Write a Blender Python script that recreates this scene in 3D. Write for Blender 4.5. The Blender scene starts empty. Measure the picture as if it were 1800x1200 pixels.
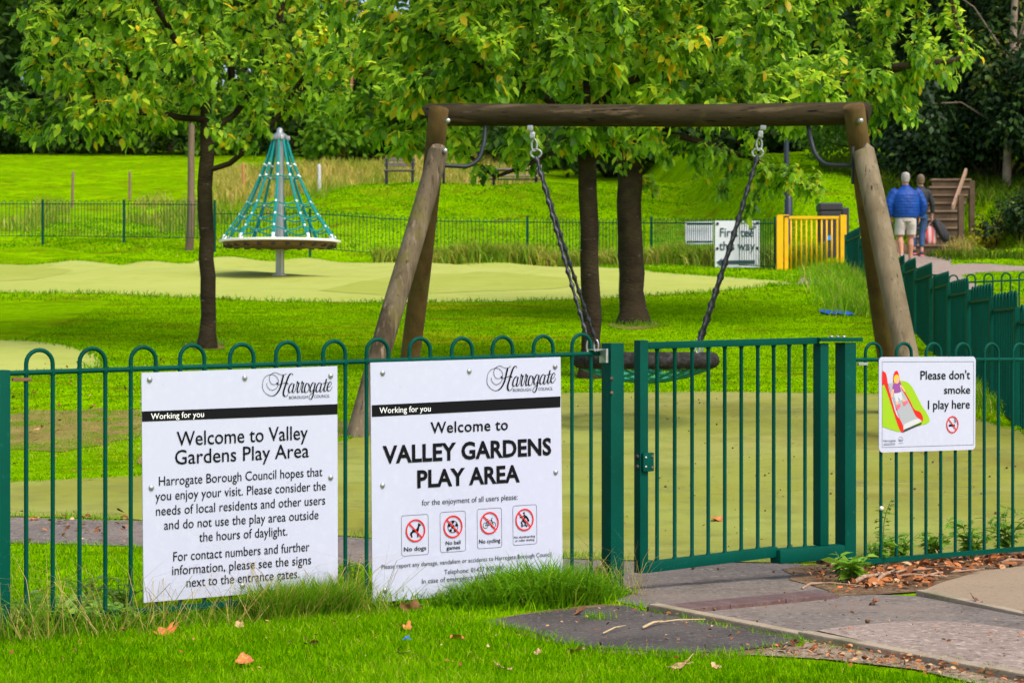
import bpy, bmesh, math, random
import numpy as np
from mathutils import Vector, Matrix, kdtree
random.seed(7); rng = np.random.default_rng(7)
S = bpy.context.scene
COL = S.collection
R = math.radians
F = 3500.0            # focal length in photo pixels (photo 1800 wide, horizon at row 600)
CZ = 1.05             # eye height

# ------------------------------------------------------------------ camera, sky, sun, exposure
cam = bpy.data.cameras.new('camera'); camo = bpy.data.objects.new('camera', cam); COL.objects.link(camo)
camo.location = (0, 0, CZ); camo.rotation_euler = (R(90), 0, 0)
cam.sensor_width = 36; cam.lens = 36 * F / 1800; cam.clip_start = .1; cam.clip_end = 2000
cam.dof.use_dof = True; cam.dof.focus_distance = 8.6; cam.dof.aperture_fstop = 9.0
S.camera = camo
SUN_EL, SUN_AZ = R(52), R(140)        # azimuth clockwise from +Y: behind the camera, to the right
W = bpy.data.worlds.new('World'); S.world = W; W.use_nodes = True
nt = W.node_tree; bg = nt.nodes['Background']
sky = nt.nodes.new('ShaderNodeTexSky'); sky.sky_type = 'NISHITA'; sky.sun_disc = False
sky.sun_elevation = SUN_EL; sky.sun_rotation = SUN_AZ; sky.dust_density = 4; sky.air_density = 1.0; sky.ozone_density = .6
nt.links.new(sky.outputs[0], bg.inputs[0]); bg.inputs[1].default_value = .15
sl = bpy.data.lights.new('sun', 'SUN'); sl.energy = 1.5; sl.angle = R(24); sl.color = (1, .96, .88)
so = bpy.data.objects.new('sun', sl); COL.objects.link(so)
sd = Vector((math.sin(SUN_AZ) * math.cos(SUN_EL), math.cos(SUN_AZ) * math.cos(SUN_EL), math.sin(SUN_EL)))
so.rotation_euler = sd.to_track_quat('Z', 'Y').to_euler()
so.location = (0, 0, 30)
S.view_settings.view_transform = 'Standard'; S.view_settings.look = 'None'; S.view_settings.gamma = 1
S.view_settings.exposure = .74
S.render.engine = 'CYCLES'
S.cycles.use_denoising = True
S.cycles.max_bounces = 6; S.cycles.transparent_max_bounces = 6
S.cycles.transmission_bounces = 4; S.cycles.glossy_bounces = 3

# ------------------------------------------------------------------ terrain height
def table(pts):
    xs = np.arange(0, 500, .1); v = np.interp(xs, [p[0] for p in pts], [p[1] for p in pts])
    k = np.ones(15) / 15
    vp = np.pad(v, 7, mode='edge'); return np.convolve(vp, k, 'valid')
BASE = [(0,-1.05),(7,-1.05),(8.5,-1.08),(10.3,-1.1),(12,-1.0),(15.6,-.77),(17,-.66),(19,-.48),(21.7,-.25),(24,-.02),(26,.19),(29,.5),
        (32,.83),(34,1.0),(36,1.19),(39,1.4),(41,1.5)]
T_MID = table(BASE + [(45,1.7),(48,1.9),(50,2.1),(56,3.6),(62,4.85),(66,5.15),(70,5.25),(78,6.0),(90,7.9),(110,9.6),(140,14.2),(200,26),(500,40)])
T_LEFT = table(BASE + [(45,1.75),(49,2.2),(53,2.6),(60,3.4),(80,6.2),(110,10.4),(140,14.6),(200,26),(500,40)])
T_RIGHT = table([(0,-1.05),(7,-1.05),(8.5,-1.08),(10.3,-1.1),(12,-1.0),(15.6,-.77),(17,-.66),(19,-.5),(22.7,-.2),(26,.2),(30,.68),(34,1.06),
        (37.6,1.45),(41,1.72),(42,1.8),(46,3.3),(50,4.1),(60,5.4),(80,7.5),(110,12.5),(200,26),(500,40)])
def sst(e0, e1, x):
    t = np.clip((x - e0) / (e1 - e0), 0, 1); return t * t * (3 - 2 * t)
def H(x, y):
    x = np.asarray(x, float); y = np.asarray(y, float)
    i = np.clip(y, 0, 499) * 10; i0 = np.floor(i).astype(int); f = i - i0; i1 = np.minimum(i0 + 1, len(T_MID) - 1)
    def ev(T): return T[i0] * (1 - f) + T[i1] * f
    m = ev(T_MID); l = ev(T_LEFT); r = ev(T_RIGHT)
    wl = sst(-4, -11, x) ; wr = sst(5.2, 6.8, x)
    z = m * (1 - wl) + l * wl
    z = z * (1 - wr) + r * wr
    z = z - .9*sst(8.1,8.5,x)*(1-sst(10.6,10.9,x))*sst(42.0,43.0,y)*(1-sst(46.5,49,y))
    z = z + (.03 * np.sin(x * .9 + 1) * np.sin(y * .55) + .02 * np.sin(x * 2.3 + y * 1.7)) * sst(28, 50, y) * 3
    return z + CZ
def Hs(x, y): return float(H(x, y))
def P(px, py, Y): return Vector(((px - 900) * Y / F, Y, CZ + (600 - py) * Y / F))
def G(px, py, y0=4.0, y1=300.0):
    "where the sight line through a photo pixel first meets the terrain"
    a = (px - 900) / F; b = (600 - py) / F
    ys = np.arange(y0, y1, .1); d = CZ + b * ys - H(a * ys, ys)
    k = np.where(d <= 0)[0]
    Y = ys[k[0]] if len(k) else y1
    lo, hi = Y - .1, Y
    for _ in range(20):
        m = (lo + hi) / 2
        if CZ + b * m - Hs(a * m, m) <= 0: hi = m
        else: lo = m
    return Vector((a * hi, hi, Hs(a * hi, hi)))

# ------------------------------------------------------------------ scene graph helpers
def tag(o, label=None, cat=None, group=None, kind=None):
    if label: o['label'] = label
    if cat: o['category'] = cat
    if group: o['group'] = group
    if kind: o['kind'] = kind
    return o
def thing(name, label, cat, loc=(0, 0, 0), group=None):
    o = bpy.data.objects.new(name, None); o.empty_display_size = .2; COL.objects.link(o); o.location = loc
    return tag(o, label, cat, group)
def origin(o):
    v = Vector((0, 0, 0))
    while o is not None: v = v + o.location; o = o.parent
    return v
class MB:
    def __init__(s): s.v = []; s.f = []; s.m = []; s.cur = 0
    def add(s, vs, fs):
        b = len(s.v); s.v += [tuple(v) for v in vs]; s.f += [tuple(b + i for i in f) for f in fs]; s.m += [s.cur] * len(fs)
    def box(s, c, sx, sy, sz, ax=None, ay=None, az=None, bev=0):
        c = Vector(c); ax = Vector(ax or (1,0,0)); ay = Vector(ay or (0,1,0)); az = Vector(az or (0,0,1))
        if bev <= 0:
            vs = [c + ax*sx*i/2 + ay*sy*j/2 + az*sz*k/2 for k in (-1,1) for j in (-1,1) for i in (-1,1)]
            s.add(vs, [(0,2,3,1),(4,5,7,6),(0,1,5,4),(2,6,7,3),(0,4,6,2),(1,3,7,5)])
        else:
            bm = bmesh.new(); bmesh.ops.create_cube(bm, size=1)
            for v in bm.verts: v.co = Vector((v.co.x*sx, v.co.y*sy, v.co.z*sz))
            bmesh.ops.bevel(bm, geom=bm.edges[:], offset=bev, segments=2, affect='EDGES', profile=.6)
            bm.verts.index_update()
            s.add([c + ax*v.co.x + ay*v.co.y + az*v.co.z for v in bm.verts], [[v.index for v in f.verts] for f in bm.faces]); bm.free()
    def tube(s, pts, rad, n=8, cap=True, prof=None, closed=False):
        "sweep along pts; rad number or list; prof(i,a)->scale"
        pts = [Vector(p) for p in pts]; N = len(pts)
        rad = rad if hasattr(rad, '__len__') else [rad] * N
        t = []
        for i in range(N):
            if closed: d = pts[(i+1) % N] - pts[i-1]
            else: d = pts[min(i+1, N-1)] - pts[max(i-1, 0)]
            t.append(d.normalized() if d.length > 1e-9 else Vector((0,0,1)))
        u = t[0].orthogonal().normalized(); vs = []
        for i in range(N):
            u = (u - t[i] * u.dot(t[i]))
            u = u.normalized() if u.length > 1e-6 else t[i].orthogonal().normalized()
            w = t[i].cross(u)
            for k in range(n):
                a = 2*math.pi*k/n; r = rad[i] * (prof(i, a) if prof else 1)
                vs.append(pts[i] + (u*math.cos(a) + w*math.sin(a)) * r)
        fs = [(i*n+k, i*n+(k+1) % n, (i+1)*n+(k+1) % n, (i+1)*n+k) for i in range(N-1) for k in range(n)]
        if closed:
            # best matching offset between last and first ring
            off = min(range(n), key=lambda o: (Vector(vs[(N-1)*n]) - Vector(vs[o])).length)
            fs += [((N-1)*n+k, (N-1)*n+(k+1) % n, (k+1+off) % n, (k+off) % n) for k in range(n)]
        elif cap:
            fs += [tuple(range(n-1, -1, -1)), tuple((N-1)*n+k for k in range(n))]
        s.add(vs, fs)
    def lathe(s, c, prof, n=16, axis=(0,0,1)):
        "prof: list of (r, h) along axis from c"
        c = Vector(c); ax = Vector(axis).normalized(); u = ax.orthogonal().normalized(); w = ax.cross(u); vs = []
        for r, h in prof:
            for k in range(n):
                a = 2*math.pi*k/n; vs.append(c + ax*h + (u*math.cos(a) + w*math.sin(a))*r)
        m = len(prof)
        fs = [(i*n+k, i*n+(k+1) % n, (i+1)*n+(k+1) % n, (i+1)*n+k) for i in range(m-1) for k in range(n)]
        fs += [tuple(range(n-1, -1, -1)), tuple((m-1)*n+k for k in range(n))]
        s.add(vs, fs)
    def ball(s, c, r, n=10, sc=(1,1,1)):
        c = Vector(c); m = max(4, n // 2 + 1); vs = []
        for i in range(m + 1):
            th = math.pi * (i / m) ; rr = max(math.sin(th), .02)
            for k in range(n):
                a = 2*math.pi*k/n
                vs.append(c + Vector((rr*math.cos(a)*r*sc[0], rr*math.sin(a)*r*sc[1], -math.cos(th)*r*sc[2])))
        fs = [(i*n+k, i*n+(k+1) % n, (i+1)*n+(k+1) % n, (i+1)*n+k) for i in range(m) for k in range(n)]
        fs += [tuple(range(n-1, -1, -1)), tuple(m*n+k for k in range(n))]
        s.add(vs, fs)
    def build(s, name, mat, parent=None, smooth=False, loc=None, angle=None):
        o_ = origin(parent) if parent is not None else Vector(loc or (0,0,0))
        me = bpy.data.meshes.new(name)
        me.from_pydata([(v[0]-o_.x, v[1]-o_.y, v[2]-o_.z) for v in s.v], [], s.f)
        for m in (mat if isinstance(mat, (list, tuple)) else [mat]): me.materials.append(m)
        if any(s.m): me.polygons.foreach_set('material_index', s.m)
        if smooth:
            me.polygons.foreach_set('use_smooth', [True]*len(me.polygons))
            if angle: me.set_sharp_from_angle(angle=R(angle))
        me.update()
        ob = bpy.data.objects.new(name, me); COL.objects.link(ob)
        if parent is not None: ob.parent = parent
        elif loc is not None: ob.location = loc
        return ob
def npmesh(name, verts, tris, mat, parent=None, attr=None, smooth=False):
    me = bpy.data.meshes.new(name); verts = np.asarray(verts, np.float32).copy(); tris = np.asarray(tris, np.int32)
    if parent is not None: verts -= np.array(origin(parent), np.float32)
    me.vertices.add(len(verts)); me.vertices.foreach_set('co', verts.ravel())
    me.loops.add(tris.size); me.loops.foreach_set('vertex_index', tris.ravel())
    me.polygons.add(len(tris)); me.polygons.foreach_set('loop_start', np.arange(0, tris.size, 3, dtype=np.int32))
    me.polygons.foreach_set('loop_total', np.full(len(tris), 3, np.int32))
    me.materials.append(mat)
    me.update(calc_edges=True)
    if smooth: me.polygons.foreach_set('use_smooth', [True]*len(tris))
    if attr is not None:
        a = me.attributes.new('rnd', 'FLOAT', 'POINT'); a.data.foreach_set('value', np.asarray(attr, np.float32))
    ob = bpy.data.objects.new(name, me); COL.objects.link(ob)
    if parent is not None: ob.parent = parent
    return ob
def copy_tree(o, parent=None):
    c = o.copy(); COL.objects.link(c)
    if parent is not None: c.parent = parent
    for ch in list(o.children): copy_tree(ch, c)
    return c

# ------------------------------------------------------------------ materials
MATS = {}
def mat(name, col, rough=.6, metal=0, spec=.5, noise=None, bump=None, coat=0):
    "noise: list of (scale, colour, lo, hi[, stretch]) mixed over col; bump: (scale, strength, dist)"
    if name in MATS: return MATS[name]
    m = bpy.data.materials.new(name); m.use_nodes = True; n = m.node_tree.nodes; l = m.node_tree.links
    b = n['Principled BSDF']; b.inputs['Roughness'].default_value = rough; b.inputs['Metallic'].default_value = metal
    b.inputs['Specular IOR Level'].default_value = spec; b.inputs['Coat Weight'].default_value = coat
    c = n.new('ShaderNodeRGB'); c.outputs[0].default_value = (*col, 1); out = c.outputs[0]
    tc = n.new('ShaderNodeTexCoord')
    for q in noise or []:
        nz = n.new('ShaderNodeTexNoise'); nz.inputs['Scale'].default_value = q[0]; nz.inputs['Detail'].default_value = 5; nz.inputs['Roughness'].default_value = .6
        src = tc.outputs['Object']
        if len(q) > 4:
            mp = n.new('ShaderNodeMapping'); mp.inputs['Scale'].default_value = q[4]; l.new(src, mp.inputs[0]); src = mp.outputs[0]
        l.new(src, nz.inputs['Vector'])
        mr = n.new('ShaderNodeMapRange'); mr.inputs[1].default_value = q[2]; mr.inputs[2].default_value = q[3]; l.new(nz.outputs['Fac'], mr.inputs[0])
        mx = n.new('ShaderNodeMix'); mx.data_type = 'RGBA'; l.new(mr.outputs[0], mx.inputs['Factor']); l.new(out, mx.inputs['A']); mx.inputs['B'].default_value = (*q[1], 1)
        out = mx.outputs['Result']
    l.new(out, b.inputs['Base Color'])
    if bump:
        nz = n.new('ShaderNodeTexNoise'); nz.inputs['Scale'].default_value = bump[0]; nz.inputs['Detail'].default_value = 6
        src = tc.outputs['Object']
        if len(bump) > 3:
            mp = n.new('ShaderNodeMapping'); mp.inputs['Scale'].default_value = bump[3]; l.new(src, mp.inputs[0]); src = mp.outputs[0]
        l.new(src, nz.inputs['Vector'])
        bp = n.new('ShaderNodeBump'); bp.inputs['Strength'].default_value = bump[1]; bp.inputs['Distance'].default_value = bump[2]
        l.new(nz.outputs['Fac'], bp.inputs['Height']); l.new(bp.outputs[0], b.inputs['Normal'])
    MATS[name] = m; return m
def leafmat(name, ramp, trans=.35, rough=.45, spec=.5, tcol=None):
    "colour ramp over a per-leaf random attribute, with light passing through"
    if name in MATS: return MATS[name]
    m = bpy.data.materials.new(name); m.use_nodes = True; n = m.node_tree.nodes; l = m.node_tree.links
    b = n['Principled BSDF']; b.inputs['Roughness'].default_value = rough; b.inputs['Specular IOR Level'].default_value = spec
    a = n.new('ShaderNodeAttribute'); a.attribute_name = 'rnd'
    cr = n.new('ShaderNodeValToRGB'); e = cr.color_ramp.elements
    e[0].position, e[0].color = ramp[0][0], (*ramp[0][1], 1); e[1].position, e[1].color = ramp[-1][0], (*ramp[-1][1], 1)
    for p, c in ramp[1:-1]: k = e.new(p); k.color = (*c, 1)
    l.new(a.outputs['Fac'], cr.inputs[0]); l.new(cr.outputs[0], b.inputs['Base Color'])
    if trans > 0:
        t = n.new('ShaderNodeBsdfTranslucent'); hs = n.new('ShaderNodeHueSaturation'); hs.inputs['Value'].default_value = 1.5; hs.inputs['Hue'].default_value = .485
        l.new(cr.outputs[0], hs.inputs['Color']); l.new(hs.outputs[0], t.inputs[0])
        mx = n.new('ShaderNodeMixShader'); mx.inputs[0].default_value = trans
        l.new(b.outputs[0], mx.inputs[1]); l.new(t.outputs[0], mx.inputs[2]); l.new(mx.outputs[0], n['Material Output'].inputs[0])
    MATS[name] = m; return m
# ------------------------------------------------------------------ ground
M_LAWN = mat('lawn', (.145,.29,.001), .9, spec=0,
    noise=[(.30,(.21,.41,.0),.42,.62),(1.4,(.10,.24,.0),.5,.66),(4,(.19,.35,.0),.5,.7),(.4,(.28,.31,.006),.60,.74,(.5,1,1)),(1.9,(.13,.14,.004),.52,.68,(.6,1,1)),(9,(.16,.14,.01),.62,.72),(3.5,(.07,.17,.0),.56,.7,(.35,1,1)),(24,(.08,.18,.0),.5,.75)],
    bump=(6,.9,.12))
def grid_ground():
    xs = np.concatenate([np.arange(-14, 14.01, .35)]); 
    xs = np.concatenate([np.array([-400,-250,-160,-110,-80,-60,-46,-36,-28,-22,-18]), xs, np.array([18,22,28,36,46,60,80,110,160,250,400])])
    ys = np.concatenate([np.array([-60,-30,-12,-5,0,3]), np.arange(5, 72, .35), np.arange(72, 150, 1.5), np.array([155,170,190,220,260,320,400,480])])
    X, Y = np.meshgrid(xs, ys); Z = H(X, Y)
    nx, ny = len(xs), len(ys)
    v = np.stack([X.ravel(), Y.ravel(), Z.ravel()], 1)
    i = np.arange(nx*ny).reshape(ny, nx); a, b, c, d = i[:-1,:-1].ravel(), i[:-1,1:].ravel(), i[1:,1:].ravel(), i[1:,:-1].ravel()
    t = np.concatenate([np.stack([a,b,c],1), np.stack([a,c,d],1)])
    o = npmesh('lawn', v, t, M_LAWN, smooth=True); tag(o, kind='structure'); return o
grid_ground()
def vnoise(x, y, s=1.0):
    x = np.asarray(x)*s; y = np.asarray(y)*s
    return (np.sin(x*1.7+y*.6+1.3)+np.sin(x*-.9+y*2.1+.4)+np.sin(x*3.1-y*1.3+2.2)*.6+np.sin(x*.7+y*4.3)*.5)/3.1
def clip_cell(poly, x0, x1, y0, y1):
    def cl(p, ins, cut):
        o = []
        for i in range(len(p)):
            a, b = p[i-1], p[i]
            if ins(b):
                if not ins(a): o.append(cut(a, b))
                o.append(b)
            elif ins(a): o.append(cut(a, b))
        return o
    def cx(X): return lambda a, b: (X, a[1]+(b[1]-a[1])*(X-a[0])/(b[0]-a[0]))
    def cy(Y): return lambda a, b: (a[0]+(b[0]-a[0])*(Y-a[1])/(b[1]-a[1]), Y)
    for ins, cut in ((lambda q: q[0]>=x0, cx(x0)), (lambda q: q[0]<=x1, cx(x1)), (lambda q: q[1]>=y0, cy(y0)), (lambda q: q[1]<=y1, cy(y1))):
        if not poly: return poly
        poly = cl(poly, ins, cut)
    return poly
SHEETS = {}
def ragged(pts, step=.2, amp=.02):
    out = []
    for i in range(len(pts)):
        a = np.array(pts[i][:2]); b = np.array(pts[(i+1) % len(pts)][:2]); L = np.linalg.norm(b-a); k = max(1, int(L/step))
        for j in range(k):
            p = a + (b-a)*j/k
            nrm = np.array([-(b-a)[1], (b-a)[0]])/max(L,1e-6)
            if amp: p = p + nrm*amp*vnoise(p[0]*4, p[1]*4)*1.4
            out.append((float(p[0]), float(p[1])))
    return out
def sheet(name, pts, off, m, res=.35, amp=.02, step=.2, xy=False):
    "a surface laid on the terrain; pts are photo pixels (xy=False) met with the ground, or plan metres"
    poly = [(p[0], p[1]) if xy else tuple(G(*p))[:2] for p in pts]
    poly = ragged(poly, step, amp); SHEETS.setdefault(name, []).append(np.array(poly))
    xs = [p[0] for p in poly]; ys = [p[1] for p in poly]; vid = {}; V = []; Fc = []
    # cells aligned with the ground grid (x from -14, y from 5)
    i0, i1 = math.floor((min(xs)+14)/res), math.ceil((max(xs)+14)/res); j0, j1 = math.floor((min(ys)-5)/res), math.ceil((max(ys)-5)/res)
    for i in range(i0, i1):
        colp = clip_cell(poly, -14+i*res, -14+(i+1)*res, -1e9, 1e9)
        if len(colp) < 3: continue
        for j in range(j0, j1):
            c = clip_cell(colp, -1e9, 1e9, 5+j*res, 5+(j+1)*res)
            if len(c) < 3: continue
            f = []
            for q in c:
                k = (round(q[0],4), round(q[1],4))
                if k not in vid: vid[k] = len(V); V.append(k)
                if not f or f[-1] != vid[k]: f.append(vid[k])
            if f[0] == f[-1]: f.pop()
            if len(set(f)) == len(f) >= 3: Fc.append(f)
    A = np.array(V); Z = H(A[:,0], A[:,1]) + off
    me = bpy.data.meshes.new(name); me.from_pydata([(a[0],a[1],z) for a, z in zip(V, Z)], [], Fc); me.materials.append(m)
    bm = bmesh.new(); bm.from_mesh(me); bmesh.ops.recalc_face_normals(bm, faces=bm.faces[:])
    if sum(f.normal.z for f in bm.faces) < 0: bmesh.ops.reverse_faces(bm, faces=bm.faces[:])
    bm.to_mesh(me); bm.free()
    me.polygons.foreach_set('use_smooth', [True]*len(me.polygons))
    o = bpy.data.objects.new(name, me); COL.objects.link(o); tag(o, kind='structure'); return o
def inside(poly, x, y):
    r = np.zeros(len(x), bool); n = len(poly)
    for i in range(n):
        x0, y0 = poly[i-1]; x1, y1 = poly[i]
        if y0 == y1: continue
        c = ((y0 > y) != (y1 > y)) & (x < (x1-x0)*(y-y0)/(y1-y0)+x0); r ^= c
    return r
def on_sheet(x, y, skip=()):
    r = np.zeros(len(x), bool)
    for k, ps in SHEETS.items():
        if k in skip: continue
        for p in ps: r |= inside(p, x, y)
    return r

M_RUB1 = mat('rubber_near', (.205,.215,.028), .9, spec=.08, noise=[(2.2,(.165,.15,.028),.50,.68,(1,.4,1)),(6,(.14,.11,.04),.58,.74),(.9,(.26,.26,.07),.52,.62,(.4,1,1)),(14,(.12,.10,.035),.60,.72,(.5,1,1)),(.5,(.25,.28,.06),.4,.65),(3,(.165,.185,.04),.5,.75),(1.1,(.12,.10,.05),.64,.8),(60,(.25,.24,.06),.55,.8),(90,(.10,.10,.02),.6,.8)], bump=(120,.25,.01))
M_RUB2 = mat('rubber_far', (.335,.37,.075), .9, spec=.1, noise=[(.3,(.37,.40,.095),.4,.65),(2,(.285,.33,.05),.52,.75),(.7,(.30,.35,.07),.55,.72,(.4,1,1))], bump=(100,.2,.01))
M_RUB3 = mat('rubber_worn', (.285,.325,.05), .9, spec=.1, noise=[(.6,(.315,.35,.065),.4,.65),(2,(.25,.29,.035),.52,.75)], bump=(100,.2,.01))
M_ASPH = mat('path_asphalt', (.145,.125,.108), .9, spec=.2, noise=[(1.5,(.20,.165,.14),.4,.65),(4,(.11,.085,.07),.52,.72),(38,(.30,.25,.21),.56,.68),(42,(.045,.036,.03),.56,.68),(.7,(.22,.17,.135),.55,.75)], bump=(150,.5,.008))
M_DARK = mat('dark_tarmac', (.095,.082,.073), .9, spec=.2, noise=[(1.2,(.060,.053,.048),.45,.6),(45,(.19,.165,.145),.57,.70),(50,(.02,.018,.016),.56,.70),(5,(.13,.105,.085),.60,.75)], bump=(150,.6,.008))
M_PINK = mat('pink_asphalt', (.25,.19,.155), .9, spec=.2, noise=[(2,(.29,.225,.185),.4,.7),(34,(.43,.35,.29),.53,.66),(38,(.10,.075,.06),.55,.68),(7,(.24,.20,.17),.56,.75)], bump=(140,.6,.008))
M_CONC = mat('buff_concrete', (.27,.20,.13), .9, spec=.25, noise=[(2,(.30,.225,.15),.4,.7),(45,(.17,.12,.08),.55,.72),(8,(.25,.19,.12),.58,.75)], bump=(110,.5,.008))
M_SOIL = mat('soil', (.14,.085,.045), .95, spec=.15, noise=[(5,(.22,.15,.09),.45,.65),(40,(.30,.21,.13),.58,.72),(25,(.05,.03,.015),.55,.75)], bump=(45,.7,.015))
M_GRAV = mat('gravel_soil', (.28,.21,.14), .95, spec=.15, noise=[(9,(.36,.28,.19),.45,.65),(70,(.45,.36,.27),.58,.72),(60,(.10,.07,.045),.55,.72)], bump=(70,1,.02))
M_WORN = mat('worn_turf', (.175,.135,.032), .95, spec=.1, noise=[(3,(.25,.20,.06),.4,.65),(2.2,(.11,.17,.004),.50,.60),(30,(.12,.085,.03),.55,.75)], bump=(30,.7,.03))
M_DIRT = mat('bare_dirt', (.26,.15,.09), .95, spec=.15, noise=[(3,(.32,.2,.13),.4,.65),(.9,(.13,.17,.02),.55,.7)], bump=(40,.6,.02))

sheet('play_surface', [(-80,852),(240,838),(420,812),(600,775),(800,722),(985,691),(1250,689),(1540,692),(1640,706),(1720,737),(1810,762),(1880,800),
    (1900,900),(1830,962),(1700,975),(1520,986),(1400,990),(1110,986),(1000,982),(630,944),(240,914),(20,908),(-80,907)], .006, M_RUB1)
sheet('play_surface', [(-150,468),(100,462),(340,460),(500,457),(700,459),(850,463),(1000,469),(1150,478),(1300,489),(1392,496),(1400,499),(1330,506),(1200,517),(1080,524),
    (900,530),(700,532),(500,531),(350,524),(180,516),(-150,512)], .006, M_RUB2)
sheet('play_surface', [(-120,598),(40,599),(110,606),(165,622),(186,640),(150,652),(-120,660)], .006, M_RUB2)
sheet('path', [(-80,908),(20,910),(240,916),(630,946),(1000,984),(1110,987),(1400,992),(1478,1004),(1465,1049),(1160,1076),(1075,1058),(990,1034),(630,998),(240,961),(20,955),(-80,955)], .004, M_ASPH)
sheet('surface_patch', [(-150,466),(90,464),(128,476),(60,492),(-150,500)], .010, M_RUB3)
sheet('surface_patch', [(560,512),(690,486),(840,478),(960,486),(1060,497),(980,508),(800,515),(680,520)], .010, M_RUB3)
for tx, ty, rx_, ry_ in ((365,606,34,9),(1040,656,34,10),(1113,571,44,9)):
    sheet('worn_patch', [(tx+rx_*math.cos(q*.5236), ty+ry_*math.sin(q*.5236)) for q in range(12)], .007, M_WORN, amp=.06)
sheet('soil', [(1385,1003),(1500,986),(1700,974),(1900,962),(1900,1000),(1760,1008),(1640,1040),(1450,1050),(1420,1030)], .007, M_SOIL, amp=.07)
sheet('footpath', [(1150,1078),(1460,1050),(1500,1045),(1640,1050),(1800,1082),(2000,1120),(2000,1240),(1800,1190),(1420,1122)], .0055, M_ASPH, amp=.004)
sheet('footpath', [(1440,1112),(1500,1103),(1570,1097),(1650,1095),(1720,1099),(1800,1110),(2000,1150),(2000,1236),(1800,1187),(1600,1150)], .0095, M_PINK, amp=.02)
sheet('concrete_slab', [(1615,1047),(1650,1030),(1720,1010),(1800,1000),(2000,985),(2000,1118),(1800,1079)], .016, M_CONC, amp=.006)
sheet('soil', [(838,1093),(955,1078),(1050,1062),(1112,1064),(1150,1080),(1420,1132),(1408,1144),(1280,1156),(1180,1156),(1060,1148),(945,1124)], .004, M_SOIL, amp=.05)
sheet('tarmac_patch', [(850,1094),(960,1082),(1050,1068),(1110,1066),(1150,1079),(1300,1104),(1422,1128),(1405,1138),(1280,1150),(1180,1151),(1060,1142),(950,1120)], .0075, M_DARK, amp=.045, step=.09)
sheet('soil', [(1310,1152),(1400,1136),(1424,1128),(1600,1158),(1800,1194),(2000,1245),(2000,1290),(1800,1216),(1600,1180),(1450,1160)], .006, M_GRAV, amp=.04)
sheet('worn_patch', [(250,820),(420,800),(600,765),(640,745),(590,735),(420,765),(260,795)], .005, M_WORN, amp=.12)
# far paths on the right
sheet('footpath', [(1540,470),(1604,447),(1683,447),(1670,466),(1850,466),(1850,476),(1735,478),(1690,484),(1728,505),(1760,545),(1700,545),(1600,500)], .006, M_PINK, amp=.03)
sheet('footpath', [(1398,500),(1418,484),(1462,484),(1456,500)], .009, M_PINK)
sheet('soil', [(1505,382),(1560,378),(1600,446),(1560,468),(1530,450)], .006, M_DIRT, amp=.15)
sheet('worn_patch', [(-80,742),(60,722),(180,716),(262,735),(250,772),(150,788),(0,796),(-80,790)], .005, M_WORN, amp=.22)

def kerb(name, a, b, w, h, m, seg=.92):
    A, B = G(*a), G(*b); d = (B-A); L = Vector((d.x,d.y,0)).length; t = Vector((d.x,d.y,0)).normalized(); nn = Vector((-t.y,t.x,0)); mb = MB()
    s = 0
    while s < L:
        e = min(s+seg-.006, L); c = A + (B-A)*((s+e)/2/L); c.z = Hs(c.x,c.y)
        mb.box((c.x,c.y,c.z+h/2-.03+random.uniform(-.003,.003)), e-s, w, h+.06, t, nn, bev=.006); s += seg
    o = mb.build(name, m, loc=A); tag(o, kind='structure'); return o
M_KERB = mat('kerb_stone', (.34,.27,.19), .9, spec=.2, noise=[(6,(.24,.19,.13),.45,.7),(50,(.42,.35,.26),.55,.75),(2.5,(.13,.15,.05),.58,.75)], bump=(80,.6,.006))
kerb('kerb', (1150,1076), (2000,1238), .055, .03, M_KERB)
kerb('kerb', (1618,1048), (1990,1120), .05, .025, M_KERB)
mb = MB()
A, B = G(1158,1079), G(1452,1050); t = (B-A).normalized(); nn = Vector((-t.y,t.x,0)).normalized()
for k in range(3):
    p = A + (B-A)*((k+.5)/3); p.z = Hs(p.x,p.y)
    mb.box((p.x,p.y,p.z+.002), (B-A).length/3-.004, .15, .045, t, nn, bev=.004)
tag(mb.build('threshold_strip', mat('threshold', (.10,.055,.05), .8, noise=[(8,(.16,.10,.09),.4,.7),(60,(.06,.035,.03),.5,.7)], bump=(60,.5,.006)), loc=A),
    'worn dark red threshold strip set in the path under the green gate', 'threshold')
# ------------------------------------------------------------------ the front fence line
def Lp(px):
    Y = 1/(.01426*(9.93-.0016*px)); return Vector(((px-900)*Y/F, Y, 0))
L0 = Lp(0); FT = (Lp(1800)-L0).normalized(); FN = Vector((FT.y, -FT.x, 0)); UP = Vector((0,0,1))
def Sp(px): return (Lp(px)-L0).dot(FT)
def FP(s, n, z): return L0 + FT*s + FN*n + UP*z
def zp(px, py): return CZ + (600-py)*Lp(px).y/F
M_GRN = mat('green_paint', (.000,.062,.043), .5, spec=.07, noise=[(2.5,(.000,.045,.031),.4,.7),(45,(.006,.09,.065),.62,.76),(90,(.06,.20,.16),.69,.74)], bump=(60,.06,.004))
M_GRNF = mat('green_paint_far', (.000,.055,.034), .55, spec=.12)
M_GALV = mat('galvanised', (.45,.46,.47), .42, metal=.8, noise=[(30,(.3,.3,.31),.45,.7)])
M_RUST = mat('rusty_bolt', (.16,.075,.04), .8, noise=[(40,(.07,.04,.03),.45,.65)])
def hoop_pts(s0, s1, zt, zr, zb, n=0.0, fp=FP, seg=10):
    r = (s1-s0)/2; c = (s0+s1)/2; zc = zt - r
    p = [fp(s0, n, zb), fp(s0, n, zr), fp(s0, n, zc)]
    p += [fp(c - r*math.cos(a), n, zc + r*math.sin(a)) for a in [math.pi*k/seg for k in range(1, seg)]]
    return p + [fp(s1, n, zc), fp(s1, n, zr), fp(s1, n, zb)]
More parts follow.
